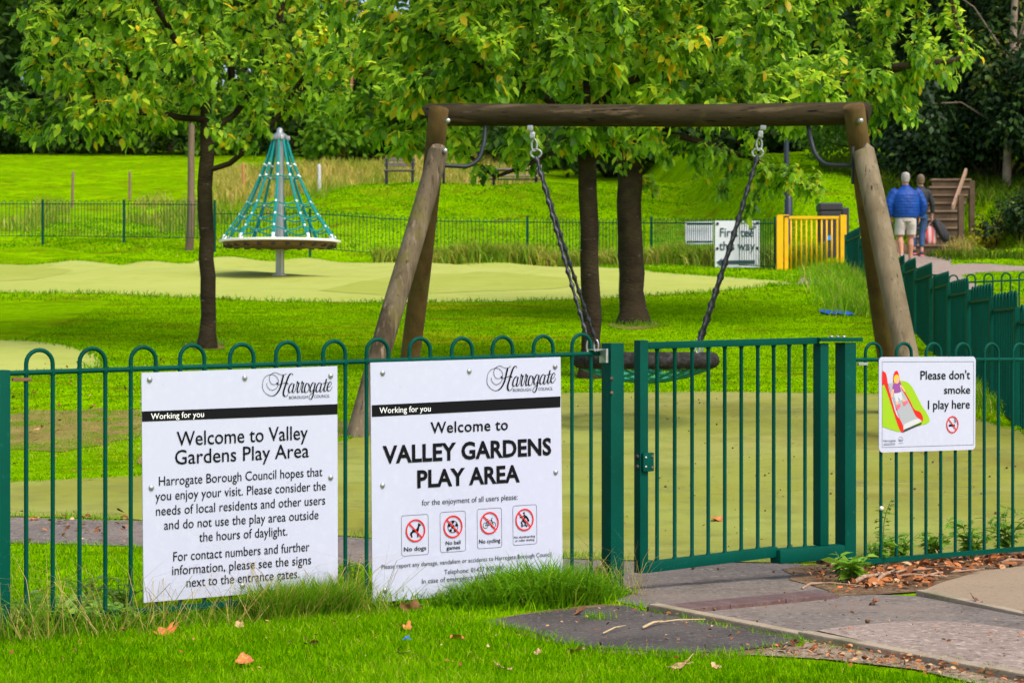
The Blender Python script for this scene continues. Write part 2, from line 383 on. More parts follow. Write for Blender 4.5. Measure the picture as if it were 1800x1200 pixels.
def near_post(root, px0, px1, py_top, sink=.25, size=.07, name='post'):
    c = (px0+px1)/2; p = Lp(c); zt = zp(c, py_top); zb = Hs(p.x, p.y)-sink
    mb = MB(); mb.box((p.x,p.y,(zt+zb)/2), size, size, zt-zb, FT, FN, UP, bev=.004)
    o = mb.build(name, M_GRN, root, smooth=True, angle=40); return p, zt
p0 = Lp(540)
fl = thing('bow_top_fence', 'dark green bow topped fence carrying the two large welcome signs', 'fence', (p0.x,p0.y,Hs(p0.x,p0.y)), 'green bow topped fences')
near_post(fl, -26, 18, 650); near_post(fl, 1057, 1097, 603)
zr0, zr1 = zp(20,656), zp(1052,621); sA, sB = Sp(18), Sp(1058)
def zr(s): return zr0 + (zr1-zr0)*(s-sA)/(sB-sA)
def zbm(s): return CZ-1.0+.012*(s-sA)/(sB-sA)
mb = MB(); mb.tube([FP(sA-.02,0,zr(sA)), FP(sB+.01,0,zr(sB))], .0095, 10); mb.build('top_rail', M_GRN, fl, smooth=True, angle=50)
mb = MB(); s_ = (sA+sB)/2; mb.box(FP(s_,0,zbm(s_)), sB-sA+.02, .012, .022, FT, FN, UP, bev=.002); mb.build('bottom_rail', M_GRN, fl)
s70 = Sp(70)
for i in range(13):
    c = s70 + .1985*i + random.uniform(-.004,.004); mb = MB(); mb.tube(hoop_pts(c-.0495, c+.0495, zr(c)+.083+random.uniform(-.003,.003), zr(c), zbm(c)), .008, 9)
    for q in (-.0495,.0495): mb.tube([FP(c+q,0,zr(c)-.012), FP(c+q,0,zr(c)), FP(c+q,0,zr(c)+.012)], [.009,.0125,.009], 8)
    mb.build('hoop', M_GRN, fl, smooth=True, angle=60)
# fixing clips at the posts
mb = MB(); mb.box(FP(sA+.04,.006,zr(sA)-.022), .07, .012, .012, FT, FN, UP, bev=.002); mb.build('clip', M_RUST, fl)
mb = MB(); mb.box(FP(sB-.012,.03,zr(sB)-.01), .012, .05, .06, FT, FN, UP, bev=.002); mb.box(FP(sB-.035,.012,zr(sB)+.016), .06, .04, .005, FT, FN, UP)
mb.build('bracket', M_GALV, fl)
mb = MB(); mb.box(FP(sB-.02,.02,zbm(sB)), .03, .04, .055, FT, FN, UP, bev=.003); mb.build('bracket', M_RUST, fl)
for py in (665,690): 
    mb = MB(); q = FP(Sp(1066), .036, zp(1066,py)); mb.lathe(q, [(.008,0),(.008,.003),(.005,.006)], 8, FN); mb.build('bolt', M_RUST, fl, smooth=True)
# right hand fence
p1 = Lp(1650)
fr = thing('bow_top_fence', 'dark green bow topped fence with the no smoking slide sign, right of the gate', 'fence', (p1.x,p1.y,Hs(p1.x,p1.y)), 'green bow topped fences')
hp, hpz = near_post(fr, 1468, 1505, 602)
sC, sD = Sp(1505), Sp(1505)+.1+.1985*9
def zr2(s): return CZ-.0855-.004*(s-sC)
mb = MB(); mb.tube([FP(sC-.01,0,zr2(sC)), FP(sD,0,zr2(sD))], .0095, 10); mb.build('top_rail', M_GRN, fr, smooth=True, angle=50)
def zb2(s): return CZ-1.03-.004*(s-sC)
mb = MB(); s_ = (sC+sD)/2; mb.box(FP(s_,0,zb2(s_)), sD-sC+.02, .012, .024, FT, FN, UP, bev=.002); mb.build('bottom_rail', M_GRN, fr)
s15 = Sp(1535)
for i in range(9):
    c = s15 + .1985*i + random.uniform(-.003,.003); mb = MB(); mb.tube(hoop_pts(c-.0495, c+.0495, zr2(c)+.078, zr2(c), zb2(c)), .008, 9)
    for q in (-.0495,.0495): mb.tube([FP(c+q,0,zr2(c)-.012), FP(c+q,0,zr2(c)), FP(c+q,0,zr2(c)+.012)], [.009,.0125,.009], 8)
    mb.build('hoop', M_GRN, fr, smooth=True, angle=60)
mb = MB(); mb.box(FP(sC+.035,.006,zr2(sC)-.02), .06, .012, .014, FT, FN, UP, bev=.002); mb.build('clip', M_GALV, fr)

# ------------------------------------------------------------------ the gate
pg = Lp(1290)
gt = thing('pedestrian_gate', 'closed dark green metal gate of vertical bars with a lock plate', 'gate', (pg.x,pg.y,Hs(pg.x,pg.y)))
M_GATE = mat('green_gate_paint', (.000,.062,.043), .48, spec=.07, noise=[(2.5,(.000,.045,.031),.4,.7),(5,(.13,.15,.012),.66,.70,(1,1,.25)),(50,(.008,.085,.062),.62,.76)], bump=(60,.06,.004))
sl_, sr_ = Sp(1127), Sp(1443)
zT = lambda s: zp(1127,607)+ (zp(1443,598)-zp(1127,607))*(s-sl_)/(sr_-sl_)
zB = lambda s: zp(1127,997)+ (zp(1360,969)-zp(1127,997))*(s-sl_)/(Sp(1360)-sl_)
fm = MB(); w = .045
fm.box(FP(sl_,0,(zT(sl_)+zB(sl_))/2), w, w, zT(sl_)-zB(sl_)+.045, FT, FN, UP, bev=.004)
a, b = FP(sl_+w/2+.001,0,zT(sl_)), FP(sr_-.026,0,zT(sr_)); d = (b-a).normalized()
fm.box((a+b)/2-UP*.001, (b-a).length, .04, .03, d, FN, d.cross(FN)*-1, bev=.003)
a, b = FP(sl_+w/2+.001,0,zB(sl_)), FP(Sp(1362),0,zB(Sp(1362))); d = (b-a).normalized()
fm.box((a+b)/2, (b-a).length, .045, .046, d, FN, d.cross(FN)*-1, bev=.004)
sb0, sb1 = Sp(1359), Sp(1474); zbx = zp(1420,972)
fm.box(FP((sb0+sb1)/2,.012,zbx), sb1-sb0, .075, .066, FT, FN, UP, bev=.012)
fm.build('frame', M_GATE, gt, smooth=True, angle=40)
mb = MB(); z1 = zp(1443,603); mb.box(FP(sr_,0,(z1+zbx+.033)/2), .052, .052, z1-zbx-.034, FT, FN, UP, bev=.004); mb.build('hinge_stile', M_GATE, gt, smooth=True, angle=40)
for px in (1155,1186,1216.5,1245,1274,1303,1332,1360,1387,1415):
    s = Sp(px); mb = MB(); zb_ = zB(s)+.022 if px < 1358 else zbx+.032; zt_ = zT(s)-.014
    mb.tube([FP(s,0,zb_), FP(s,0,zb_+.012), FP(s,0,zt_-.012), FP(s,0,zt_)], [.0125,.0088,.0088,.0135], 10); mb.build('bar', M_GATE, gt, smooth=True, angle=50)
mb = MB(); mb.box(FP(Sp(1469),.0,zp(1468,596.5)), Sp(1506)-Sp(1431.5), .085, .018, FT, FN, UP, bev=.003); mb.build('hinge_plate', M_GATE, gt, smooth=True, angle=40)
for px in (1456,1467,1478):
    mb = MB(); q = FP(Sp(px),.02,zp(1468,592)); mb.lathe(q, [(.010,-.002),(.010,.003),(.005,.006)], 8); mb.build('bolt', M_GALV, gt, smooth=True)
mb = MB(); mb.box(FP(Sp(1455),.0,zbx-.046), .10, .05, .018, FT, FN, UP, bev=.003); mb.build('pivot', M_RUST, gt)
lp = MB(); lp.box(FP(Sp(1131),.031,zp(1131,811)), .058, .016, .082, FT, FN, UP, bev=.006); lpo = lp.build('lock_plate', M_GATE, gt, smooth=True, angle=40)
for dx, dz, mm in ((-.016,.02,M_GALV),(-.016,-.02,M_GALV),(.018,.024,M_RUST),(.018,-.024,M_RUST)):
    mb = MB(); mb.lathe(FP(Sp(1131)+dx,.037,zp(1131,811)+dz), [(.006,0),(.006,.004),(.003,.006)], 8, FN); mb.build('screw', mm, lpo, smooth=True)
M_BLKR = mat('black_rubber', (.015,.015,.017), .6)
for dz in (.022,-.022):
    mb = MB(); mb.lathe(FP(sl_-.021,.005,zp(1131,811)+dz), [(.012,0),(.012,.006),(.007,.012)], 10, -FT); mb.build('buffer', M_BLKR, gt, smooth=True)

# ------------------------------------------------------------------ lettering
_txt = {}
def glyphs(txt, bold=0.0, spacing=1.0):
    k = (txt, bold, spacing)
    if k not in _txt:
        cu = bpy.data.curves.new('t', 'FONT'); cu.body = txt; cu.size = 1; cu.offset = bold; cu.space_character = spacing; cu.resolution_u = 3; cu.fill_mode = 'FRONT'
        ob = bpy.data.objects.new('t', cu); COL.objects.link(ob)
        dg = bpy.context.evaluated_depsgraph_get(); ev = ob.evaluated_get(dg); me = ev.to_mesh()
        v = [tuple(x.co)[:2] for x in me.vertices]; f = [tuple(p.vertices) for p in me.polygons]
        ev.to_mesh_clear(); bpy.data.objects.remove(ob); bpy.data.curves.remove(cu); _txt[k] = (v, f)
    return _txt[k]
CAPH = max(v[1] for v in glyphs('H')[0])
M_INK = mat('black_ink', (.004,.004,.006), .6, spec=.12)
M_INKG = mat('grey_ink', (.045,.045,.06), .6, spec=.12)
M_RED = mat('red_ink', (.62,.006,.006), .45)
M_SIGN = mat('sign_white', (.47,.488,.63), .42, spec=.3, noise=[(1.5,(.445,.465,.60),.5,.75),(14,(.40,.40,.44),.68,.75),(30,(.49,.51,.65),.5,.7)], bump=(3,.05,.01))
def homog(q):
    "photo quad TL,TR,BR,BL -> function px,py -> u,v (v down)"
    A = []; B = []
    for (x, y), (u, v) in zip(q, ((0,0),(1,0),(1,1),(0,1))):
        A += [[x,y,1,0,0,0,-u*x,-u*y],[0,0,0,x,y,1,-v*x,-v*y]]; B += [u, v]
    h = np.append(np.linalg.solve(np.array(A, float), np.array(B, float)), 1).reshape(3,3)
    def f(px, py): w = h @ np.array([px,py,1.]); return w[0]/w[2], w[1]/w[2]
    return f
class Sign:
    "a flat board; artwork is placed by measuring it on the photographed board"
    def __init__(s, quad, corners, n, root, thick=.004):
        s.h = homog(quad); s.c = corners; s.n = n; s.root = root; s.W = (corners[1]-corners[0]).length; s.Hh = (corners[3]-corners[0]).length; s.lay = 0
    def at(s, u, v, d=0.0):
        c = s.c; return (c[0]*(1-u)+c[1]*u)*(1-v) + (c[3]*(1-u)+c[2]*u)*v + s.n*d
    def px(s, x, y, d=0.0): return s.at(*s.h(x, y), d)
    def poly(s, uv, m, name='artwork', parent=None, d=None):
        s.lay += 1; d = .0012+.00025*s.lay if d is None else d
        bm = bmesh.new(); vs = [bm.verts.new(s.at(u, v, d)) for u, v in uv]; es = [bm.edges.new((vs[i-1], vs[i])) for i in range(len(vs))]
        bmesh.ops.triangle_fill(bm, use_beauty=True, edges=es); bm.verts.index_update()
        mb = MB(); mb.add([v.co.copy() for v in bm.verts], [[v.index for v in f.verts] for f in bm.faces]); bm.free()
        return mb
    def m2uv(s, x, y): return x/s.W, y/s.Hh
    def text(s, txt, a, b, cap, m=None, bold=0.0, name='lettering', sp=1.0, d=.0025):
        "a,b: photo pixels of the left and right ends of the baseline; cap: capital height in pixels"
        v, f = glyphs(txt, bold, sp); x0 = min(q[0] for q in v); x1 = max(q[0] for q in v)
        ua, va = s.h(*a); ub, vb = s.h(*b); um, vm = s.h((a[0]+b[0])/2, (a[1]+b[1])/2); ut, vt = s.h((a[0]+b[0])/2, (a[1]+b[1])/2-cap)
        ch = vm-vt; mb = MB()
        va = vb = (va+vb)/2
        mb.add([s.at(ua+(q[0]-x0)/(x1-x0)*(ub-ua), va-(q[1]/CAPH)*ch, d) for q in v], f)
        return mb.build(name, m or M_INK, s.root)
def stroke2d(pts, w):
    "ribbon outline of a polyline in 2d with a width per point"
    L, Rr = [], []
    for i in range(len(pts)):
        a = np.array(pts[max(i-1,0)]); b = np.array(pts[min(i+1,len(pts)-1)]); d = b-a; n = np.array([-d[1], d[0]])/max(np.linalg.norm(d),1e-9)
        p = np.array(pts[i]); L.append(p+n*w[i]/2); Rr.append(p-n*w[i]/2)
    return L, Rr
def cat(pts, k=8, closed=False):
    "Catmull-Rom through 2d points"
    P_ = [np.array(p, float) for p in pts]; out = []; n = len(P_)
    rng_ = range(n) if closed else range(n-1)
    for i in rng_:
        if closed: p0,p1,p2,p3 = P_[i-1],P_[i],P_[(i+1)%n],P_[(i+2)%n]
        else: p0,p1,p2,p3 = P_[max(i-1,0)],P_[i],P_[i+1],P_[min(i+2,n-1)]
        for j in range(k):
            t = j/k; out.append(.5*((2*p1)+(-p0+p2)*t+(2*p0-5*p1+4*p2-p3)*t*t+(-p0+3*p1-3*p2+p3)*t**3))
    if not closed: out.append(P_[-1])
    return out
def ribbon(s, mb, uvpts, w, d):
    "uvpts in u,v; w in metres"
    pts = [(u*s.W, v*s.Hh) for u, v in uvpts]; w = w if hasattr(w,'__len__') else [w]*len(pts)
    L, Rr = stroke2d(pts, w); n = len(pts)
    vs = [s.at(p[0]/s.W, p[1]/s.Hh, d) for p in L] + [s.at(p[0]/s.W, p[1]/s.Hh, d) for p in Rr]
    mb.add(vs, [(i, i+1, n+i+1, n+i) for i in range(n-1)])
def dr(pts, dx): return [(x+dx, y) for x, y in pts]
_a = [(822,352),(790,335),(752,378),(730,450),(742,496),(772,484),(806,425),(828,345),(806,440),(800,486),(822,496),(856,440)]
_r = [(856,440),(872,370),(884,298),(890,332),(912,326),(900,380),(884,440),(888,488),(908,494),(938,440)]
SCRIPT = [
 [(640,186),(612,300),(585,400),(545,480),(490,538),(415,556),(330,512),(272,420),(280,290),(330,212),(410,180),(480,190),(532,240),(550,300),(535,385),(500,432),(435,456),(378,424),(346,370),(350,332)],
 [(692,162),(640,184),(575,178),(525,152),(478,146),(425,172),(392,222),(396,290),(428,342),(470,356),(508,346),(522,314)],
 [(802,196),(800,170),(770,162),(735,200),(700,290),(668,390),(642,470),(640,530),(665,566),(700,556),(722,520)],
 [(522,320),(548,356),(610,342),(680,324),(722,346)],
 _a, _r, dr(_r, 82),
 [(1085,345),(1050,335),(1020,400),(1012,465),(1030,498),(1068,480),(1092,410),(1085,345),(1100,392),(1128,388)],
 [(1196,335),(1160,322),(1128,380),(1110,440),(1122,482),(1150,470),(1185,400),(1204,330),(1180,440),(1160,550),(1128,612),(1098,606),(1096,560),(1140,512),(1218,440)],
 dr([(x,y-12) for x,y in _a], 488),
 [(1346,430),(1380,340),(1402,258),(1378,360),(1358,440),(1366,476),(1390,468),(1420,410)], [(1340,338),(1380,326),(1424,318)],
 [(1420,402),(1462,388),(1492,340),(1476,308),(1444,330),(1418,400),(1420,452),(1446,472),(1482,444),(1505,394)]]
def script_logo(s, fpx, name='script_logo'):
    "calligraphic word built stroke by stroke; fpx maps logo units to photo pixels"
    mb = MB()
    for k, st in enumerate(SCRIPT):
        pts = cat(st, 6); w = []
        for i in range(len(pts)):
            a = pts[max(i-1,0)]; b = pts[min(i+1,len(pts)-1)]; d = b-a; dn = d[1]/max(np.linalg.norm(d),1e-6)
            big = 30 if k in (0,2) else 24
            ww = 8 + (big-8)*max(0, dn)**1.6 if not (k == 0 and i > 34) and k != 1 else 7 + (9*max(0,d[0]/max(np.linalg.norm(d),1e-6)) if k == 1 and i < 20 else 0)
            w.append(ww/10 * s.W/ (s.quadw))
        ribbon(s, mb, [s.h(*fpx(p)) for p in pts], w, .0025+.0002*(k%3))
    return mb.build(name, M_INK, s.root)
def screw_head(s, px, py, r=.011):
    mb = MB(); c = s.px(px, py, 0); mb.lathe(c, [(r,-.001),(r,.002),(r*.8,.006),(r*.4,.008)], 14, s.n); mb.build('screw', M_GALV, s.root, smooth=True)
def board(s, thick, m, name='board', round_=0):
    # slab with its front on the corner plane
    if round_:
        out = []
        for (cu, cv, a0) in ((round_,round_,180),(1-round_,round_,270),(1-round_,1-round_,0),(round_,1-round_,90)):
            for k in range(6):
                a = R(a0+90*k/5); out.append((cu+round_*math.cos(a), cv+round_*math.sin(a)*s.W/s.Hh))
        uv = out
    else: uv = [(0,0),(1,0),(1,1),(0,1)]
    n = len(uv); vs = [s.at(u,v,0) for u,v in uv] + [s.at(u,v,-thick) for u,v in uv]
    fs = [tuple(range(n-1,-1,-1)), tuple(range(n,2*n))] + [(i,(i+1)%n,n+(i+1)%n,n+i) for i in range(n)]
    mb = MB(); mb.add(vs, fs); return mb.build(name, m, s.root)
def fence_sign(quad, n, name, label, cat_, thick=.004):
    cs = [FP(Sp(x), n, zp(x, y)) for x, y in quad]
    c = sum(cs, Vector())/4; root = thing(name, label, cat_, tuple(c))
    s = Sign(quad, cs, FN, root); s.quadw = math.hypot(quad[1][0]-quad[0][0], quad[1][1]-quad[0][1]); return s
# --- first sign
s1 = fence_sign([(246,655),(590,643),(591,1029),(250,1058)], .014, 'welcome_sign', 'white board reading Welcome to Valley Gardens Play Area with a long paragraph of small text', 'sign')
board(s1, .004, M_SIGN)
mb = MB(); mb.add([s1.px(*p, .0015) for p in ((247,741),(590,728),(590,710),(246.5,723))], [(0,1,2,3)]); mb.build('header_band', M_INK, s1.root)
for q in ((260,667),(426,664),(578,660),(263,857),(578,839),(422,1028)): screw_head(s1, *q)
script_logo(s1, lambda p: (430+p[0]/10, 640+p[1]/10))
s1.text('BOROUGH', (504,701.5), (537,699.5), 5, M_INKG); s1.text('COUNCIL', (548.5,699.5), (576,697.5), 5, M_INKG)
M_WTX = mat('white_lettering', (.8,.8,.82), .5)
s1.text('Working for you', (262,736.5), (354,733), 10, M_WTX, .006, d=.0032)
for t, a, b, c in (('Welcome to Valley',(307,781.5),(537,774),24.5), ('Gardens Play Area',(304,816.5),(539,803),24.5),
    ('Harrogate Borough Council hopes that',(276,853),(563,837),16), ('you enjoy your visit. Please consider the',(270,880),(569,861),16),
    ('needs of local residents and other users',(271,906),(568,886),16), ('and do not use the play area outside',(285,930),(556,912),16),
    ('the hours of daylight.',(346,950.5),(501,941),16), ('For contact numbers and further',(301,986),(540,967),16),
    ('information, please see the signs',(299,1010),(543,990),16), ('next to the entrance gates.',(324,1031),(522,1014),16)):
    s1.text(t, a, b, c, bold=.004 if c > 20 else 0)
# --- second sign
s2 = fence_sign([(648,637),(982,627),(986,1030),(652,1058)], .014, 'welcome_sign', 'white board reading VALLEY GARDENS PLAY AREA in capitals with four red prohibition pictograms', 'sign')
board(s2, .004, M_SIGN)
mb = MB(); mb.add([s2.px(*p, .0015) for p in ((650.5,732),(981.5,715),(981.5,696),(650.3,711.5))], [(0,1,2,3)]); mb.build('header_band', M_INK, s2.root)
for q in ((669,655),(820,652),(972,644),(669,852),(973,829),(673.5,1036),(977,1005)): screw_head(s2, *q)
def l2(p):
    u = (p[0]-265)/(1500-265); v = (p[1]-145)/(615-145)
    return (850.5+u*122, 644+v*49 - u*6)
script_logo(s2, l2)
s2.text('BOROUGH', (897,688.5), (929,686), 5, M_INKG); s2.text('COUNCIL', (942,686), (968,684.5), 5, M_INKG)
s2.text('Working for you', (663,726), (752,722), 10, M_WTX, .006, d=.0032)
s2.text('Welcome to', (752,761.5), (888,754), 19, bold=.012, sp=1.06)
s2.text('VALLEY GARDENS', (669,816), (965,795), 28.5, bold=.03, sp=1.02)
s2.text('PLAY AREA', (729,858), (909,843), 28.5, bold=.03, sp=1.02)
s2.text('for the enjoyment of all users please:', (737,889), (905,875), 9.5, M_INKG)
s2.text('Please report any damage, vandalism or accidents to Harrogate Borough Council', (667,1001), (965,974), 7.5, M_INKG)
s2.text('Telephone: 01423 500 600', (776,1009), (880,999), 8, M_INKG)
s2.text('In case of emergency call 01423 556 300', (737,1026), (908,1009), 8, M_INKG)
def rrect(cx, cy, w, h, r, k=5):
    o = []
    for sx, sy, a0 in ((1,1,0),(-1,1,90),(-1,-1,180),(1,-1,270)):
        for j in range(k): a = R(a0+90*j/(k-1)); o.append((cx+sx*(w/2-r)+r*math.cos(a), cy+sy*(h/2-r)+r*math.sin(a)))
    return o
class Art:
    "drawing in board metres (x right, y down) about a centre"
    def __init__(s, sign, cx, cy, k=1.0): s.s = sign; s.cx = cx; s.cy = cy; s.k = k
    def uv(s, p): return ((s.cx+p[0]*s.k)/s.s.W, (s.cy+p[1]*s.k)/s.s.Hh)
    def line(s, mb, pts, w, d=.002, closed=False):
        pts = list(pts) + ([pts[0], pts[1]] if closed else []); ribbon(s.s, mb, [s.uv(p) for p in pts], w*s.k, d)
    def ring(s, mb, r0, r1, d=.0035, cx=0, cy=0, n=36, ys=1.0):
        vs = []
        for k in range(n):
            a = 2*math.pi*k/n
            vs += [s.s.at(*s.uv((cx+r*math.cos(a), cy+ys*r*math.sin(a))), d) for r in (r0, r1)]
        mb.add(vs, [(2*k, 2*k+1, 2*((k+1)%n)+1, 2*((k+1)%n)) for k in range(n)])
    def fill(s, mb, pts, d=.002):
        t = s.s.poly([s.uv(p) for p in pts], None, d=d); mb.add(t.v, t.f)
    def disc(s, mb, cx, cy, r, d=.002, n=20, ry=None): s.fill(mb, [(cx+r*math.cos(2*math.pi*k/n), cy+(ry or r)*math.sin(2*math.pi*k/n)) for k in range(n)], d)
def prohibit(art, r, w, root):
    mb = MB(); art.ring(mb, r-w, r, .0036); a = R(45)
    art.line(mb, [(-(r-w/2)*.707,-(r-w/2)*.707),((r-w/2)*.707,(r-w/2)*.707)], w*.95, .0040); return mb.build('red_ring', M_RED, root)
def pic_dog(A):
    mb = MB(); A.fill(mb, [(-.018,.004),(-.013,-.004),(.006,-.006),(.012,-.018),(.014,-.028),(.017,-.03),(.019,-.026),(.026,-.023),(.026,-.019),(.019,-.016),(.017,-.004),(.013,.008),(.014,.026),(.008,.028),(.009,.012),(.004,.006),(-.010,.008),(-.016,.014),(-.013,.026),(-.020,.027),(-.022,.014)])
    A.line(mb, [(-.017,.004),(-.022,.010),(-.024,.018)], .0035); return mb
def pic_ball(A):
    mb = MB(); A.ring(mb, .0225, .025, .002)
    for k in range(6):
        if k == 5: c = (0,0); r = .0085; a0 = 90
        else: a0 = 90+72*k; c = (.0185*math.cos(R(a0+180)), .0185*math.sin(R(a0+180))); r = .007; a0 = a0
        A.fill(mb, [(c[0]+r*math.cos(R(a0+72*j)), c[1]+r*math.sin(R(a0+72*j))) for j in range(5)], .0022)
    for k in range(5):
        a = R(270+72*k); A.line(mb, [(.008*math.cos(a),.008*math.sin(a)),(.014*math.cos(a),.014*math.sin(a))], .0018, .0024)
    return mb
def pic_bike(A):
    mb = MB(); A.ring(mb, .0105, .0125, .002, -.019, .009, 22); A.ring(mb, .0105, .0125, .002, .019, .009, 22)
    for l in ([(-.019,.009),(-.009,-.010),(.012,-.010),(.019,.009)], [(-.009,-.010),(-.002,.009),(.012,-.010)], [(-.019,.009),(-.002,.009)], [(.012,-.010),(.010,-.018),(.016,-.020)], [(-.009,-.010),(-.010,-.015)], [(-.014,-.016),(-.006,-.016)]):
        A.line(mb, l, .0026, .0022)
    return mb
def pic_skate(A):
    mb = MB(); A.disc(mb, -.002, -.027, .0045, .0022)
    A.line(mb, [(-.001,-.02),(.004,-.012),(-.008,.004)], .009, .0024)
    A.line(mb, [(-.008,.004),(-.016,.010),(-.010,.022)], .006, .0026); A.line(mb, [(.006,-.014),(.016,-.004),(.021,.008)], .0075, .0026); A.line(mb, [(-.006,.004),(.004,.012),(.004,.022)], .006, .0028)
    A.line(mb, [(-.002,-.018),(-.014,-.010),(-.023,-.012)], .0035, .0028); A.line(mb, [(-.018,.024),(.016,.024)], .003, .002); A.disc(mb,-.012,.028,.003,.002,10); A.disc(mb,.01,.028,.003,.002,10)
    return mb
pics = [((428,456),((305,330),(535,310),(548,660),(312,685)),pic_dog,[('No dogs',(328,643),(522,622),36)]),
        ((755,422),((640,298),(860,283),(873,632),(650,652)),pic_ball,[('No ball',(692,583),(822,573),32),('games',(699,626),(818,616),32)]),
        ((1076,390),((965,270),(1180,256),(1190,600),(975,618)),pic_bike,[('No cycling',(985,572),(1172,556),34)]),
        ((1386,361),((1280,240),(1492,228),(1500,570),(1290,588)),pic_skate,[('No skateboarding',(1296,526),(1480,512),18),('or roller skating',(1303,556),(1474,541),18)])]
to2 = lambda p: (640+p[0]/5, 840+p[1]/5)
for c, qd, fn, caps in pics:
    u, v = s2.h(*to2(c)); A_ = Art(s2, u*s2.W, v*s2.Hh); qs = [s2.h(*to2(p)) for p in qd]
    u0, u1 = (qs[0][0]+qs[3][0])/2, (qs[1][0]+qs[2][0])/2; v0, v1 = (qs[0][1]+qs[1][1])/2, (qs[2][1]+qs[3][1])/2
    mb = MB(); B_ = Art(s2, 0, 0); ring = rrect((u0+u1)/2*s2.W, (v0+v1)/2*s2.Hh, (u1-u0)*s2.W, (v1-v0)*s2.Hh, .010); B_.line(mb, ring, .0014, .0015, closed=True); mb.build('pictogram_border', M_INKG, s2.root)
    fn(A_).build('pictogram', M_INK, s2.root); prohibit(A_, .0455, .0062, s2.root)
    for t, a, b, cp in caps: s2.text(t, to2(a), to2(b), cp/5, bold=.012)
# --- third sign: slide picture
s3 = fence_sign([(1541,630),(1711,629),(1710,787),(1541,792)], .016, 'no_smoking_sign', 'small white sign reading Please don\'t smoke I play here beside a red slide', 'sign')
board(s3, .004, M_SIGN, round_=.035)
to3 = lambda p: (1530+p[0]/6.667, 620+p[1]/6.667)
def d3(name, pts, col, d, m=None, smooth_=True):
    uv = [s3.h(*to3(p)) for p in (cat(pts, 4, True) if smooth_ else pts)]; return s3.poly(uv, None, d=d).build(name, m or mat('print_'+name, col, .5), s3.root)
mb = MB(); B_ = Art(s3, 0, 0)
ribbon(s3, mb, [s3.h(*to3(p)) for p in ((108,640),(108,108),(108,104),(640,104),(1175,102),(1180,102),(1180,600),(1180,1074),(1176,1074),(640,1090),(108,1105),(108,1100),(108,640))], .0014, .0012); mb.build('border_line', M_INKG, s3.root)
d3('hill', [(300,345),(380,335),(440,380),(500,480),(570,620),(625,700),(660,800),(590,840),(480,850),(400,700),(330,500)], (.27,.46,.002), .0014)
d3('hill', [(108,380),(150,375),(200,500),(270,720),(340,920),(280,920),(180,890),(108,862)], (.24,.42,.002), .0014, smooth_=False)
d3('chute', [(175,360),(310,345),(340,420),(420,560),(480,680),(570,790),(352,888),(340,850),(300,740),(240,560)], (.34,.355,.40), .0016, smooth_=False)
d3('chute_lip', [(370,830),(470,785),(540,765),(572,800),(352,900),(352,870)], (.52,.53,.56), .0018, smooth_=False)
d3('chute_shade', [(352,905),(572,808),(560,838),(352,930)], (.03,.03,.03), .0020, smooth_=False)
d3('slide_side', [(108,225),(135,225),(155,260),(180,400),(230,590),(270,720),(320,790),(350,860),(350,925),(325,920),(290,850),(240,700),(190,540),(150,420),(130,372),(108,372)], (.62,.004,.003), .0022)
d3('slide_side', [(238,350),(240,260),(262,213),(285,215),(300,260),(325,360),(380,470),(430,560),(480,660),(545,690),(580,750),(575,805),(555,785),(500,740),(455,650),(390,520),(330,420),(290,340)], (.62,.004,.003), .0022)
d3('trousers', [(245,475),(320,450),(335,500),(340,540),(315,560),(295,525),(290,570),(262,568),(250,530)], (.50,.52,.60), .0026)
d3('skin', [(235,415),(215,450),(205,510),(222,520),(235,465),(248,425)], (.75,.38,.22), .0025)
d3('skin', [(310,365),(350,405),(372,450),(360,455),(330,410),(305,390)], (.75,.38,.22), .0025)
d3('skin', [(262,560),(290,560),(285,610),(265,610)], (.75,.38,.22), .0025, smooth_=False)
d3('skin', [(325,545),(345,535),(372,565),(352,580)], (.75,.38,.22), .0025, smooth_=False)
d3('shoe', [(268,625),(300,600),(318,600),(312,640),(280,668),(270,660)], (.65,.12,.2), .0028)
d3('shoe', [(345,575),(385,565),(408,562),(400,590),(365,620),(352,605)], (.65,.12,.2), .0028)
d3('shirt', [(238,360),(280,345),(312,345),(325,370),(310,385),(320,430),(322,455),(280,472),(246,468),(240,430),(225,415)], (.25,.05,.28), .0027)
d3('skin', [(255,295),(300,285),(304,330),(280,358),(258,345)], (.75,.38,.22), .0029)
d3('hair', [(245,345),(240,290),(262,256),(290,262),(300,290),(275,295),(268,320),(262,352)], (.75,.42,.03), .0031)
for t, a, b in (('Please don\'t',(552,311),(1136,306)), ('smoke',(828,479),(1136,476)), ('I play here',(640,660),(1132,648))):
    s3.text(t, to3(a), to3(b), 100/6.667 if t[0]!='s' else 92/6.667, bold=.008)
u, v = s3.h(*to3((926,838))); A_ = Art(s3, u*s3.W, v*s3.Hh, 1.45)
mb = MB(); A_.line(mb, [(-.016,.003),(.012,.003)], .006, .002); A_.line(mb, [(.008,-.006),(.014,-.010),(.009,-.015),(.015,-.020)], .0018, .002); A_.line(mb, [(.013,-.004),(.018,-.009),(.013,-.014)], .0018, .002); mb.build('pictogram', M_INK, s3.root)
prohibit(A_, .0285, .0042, s3.root)
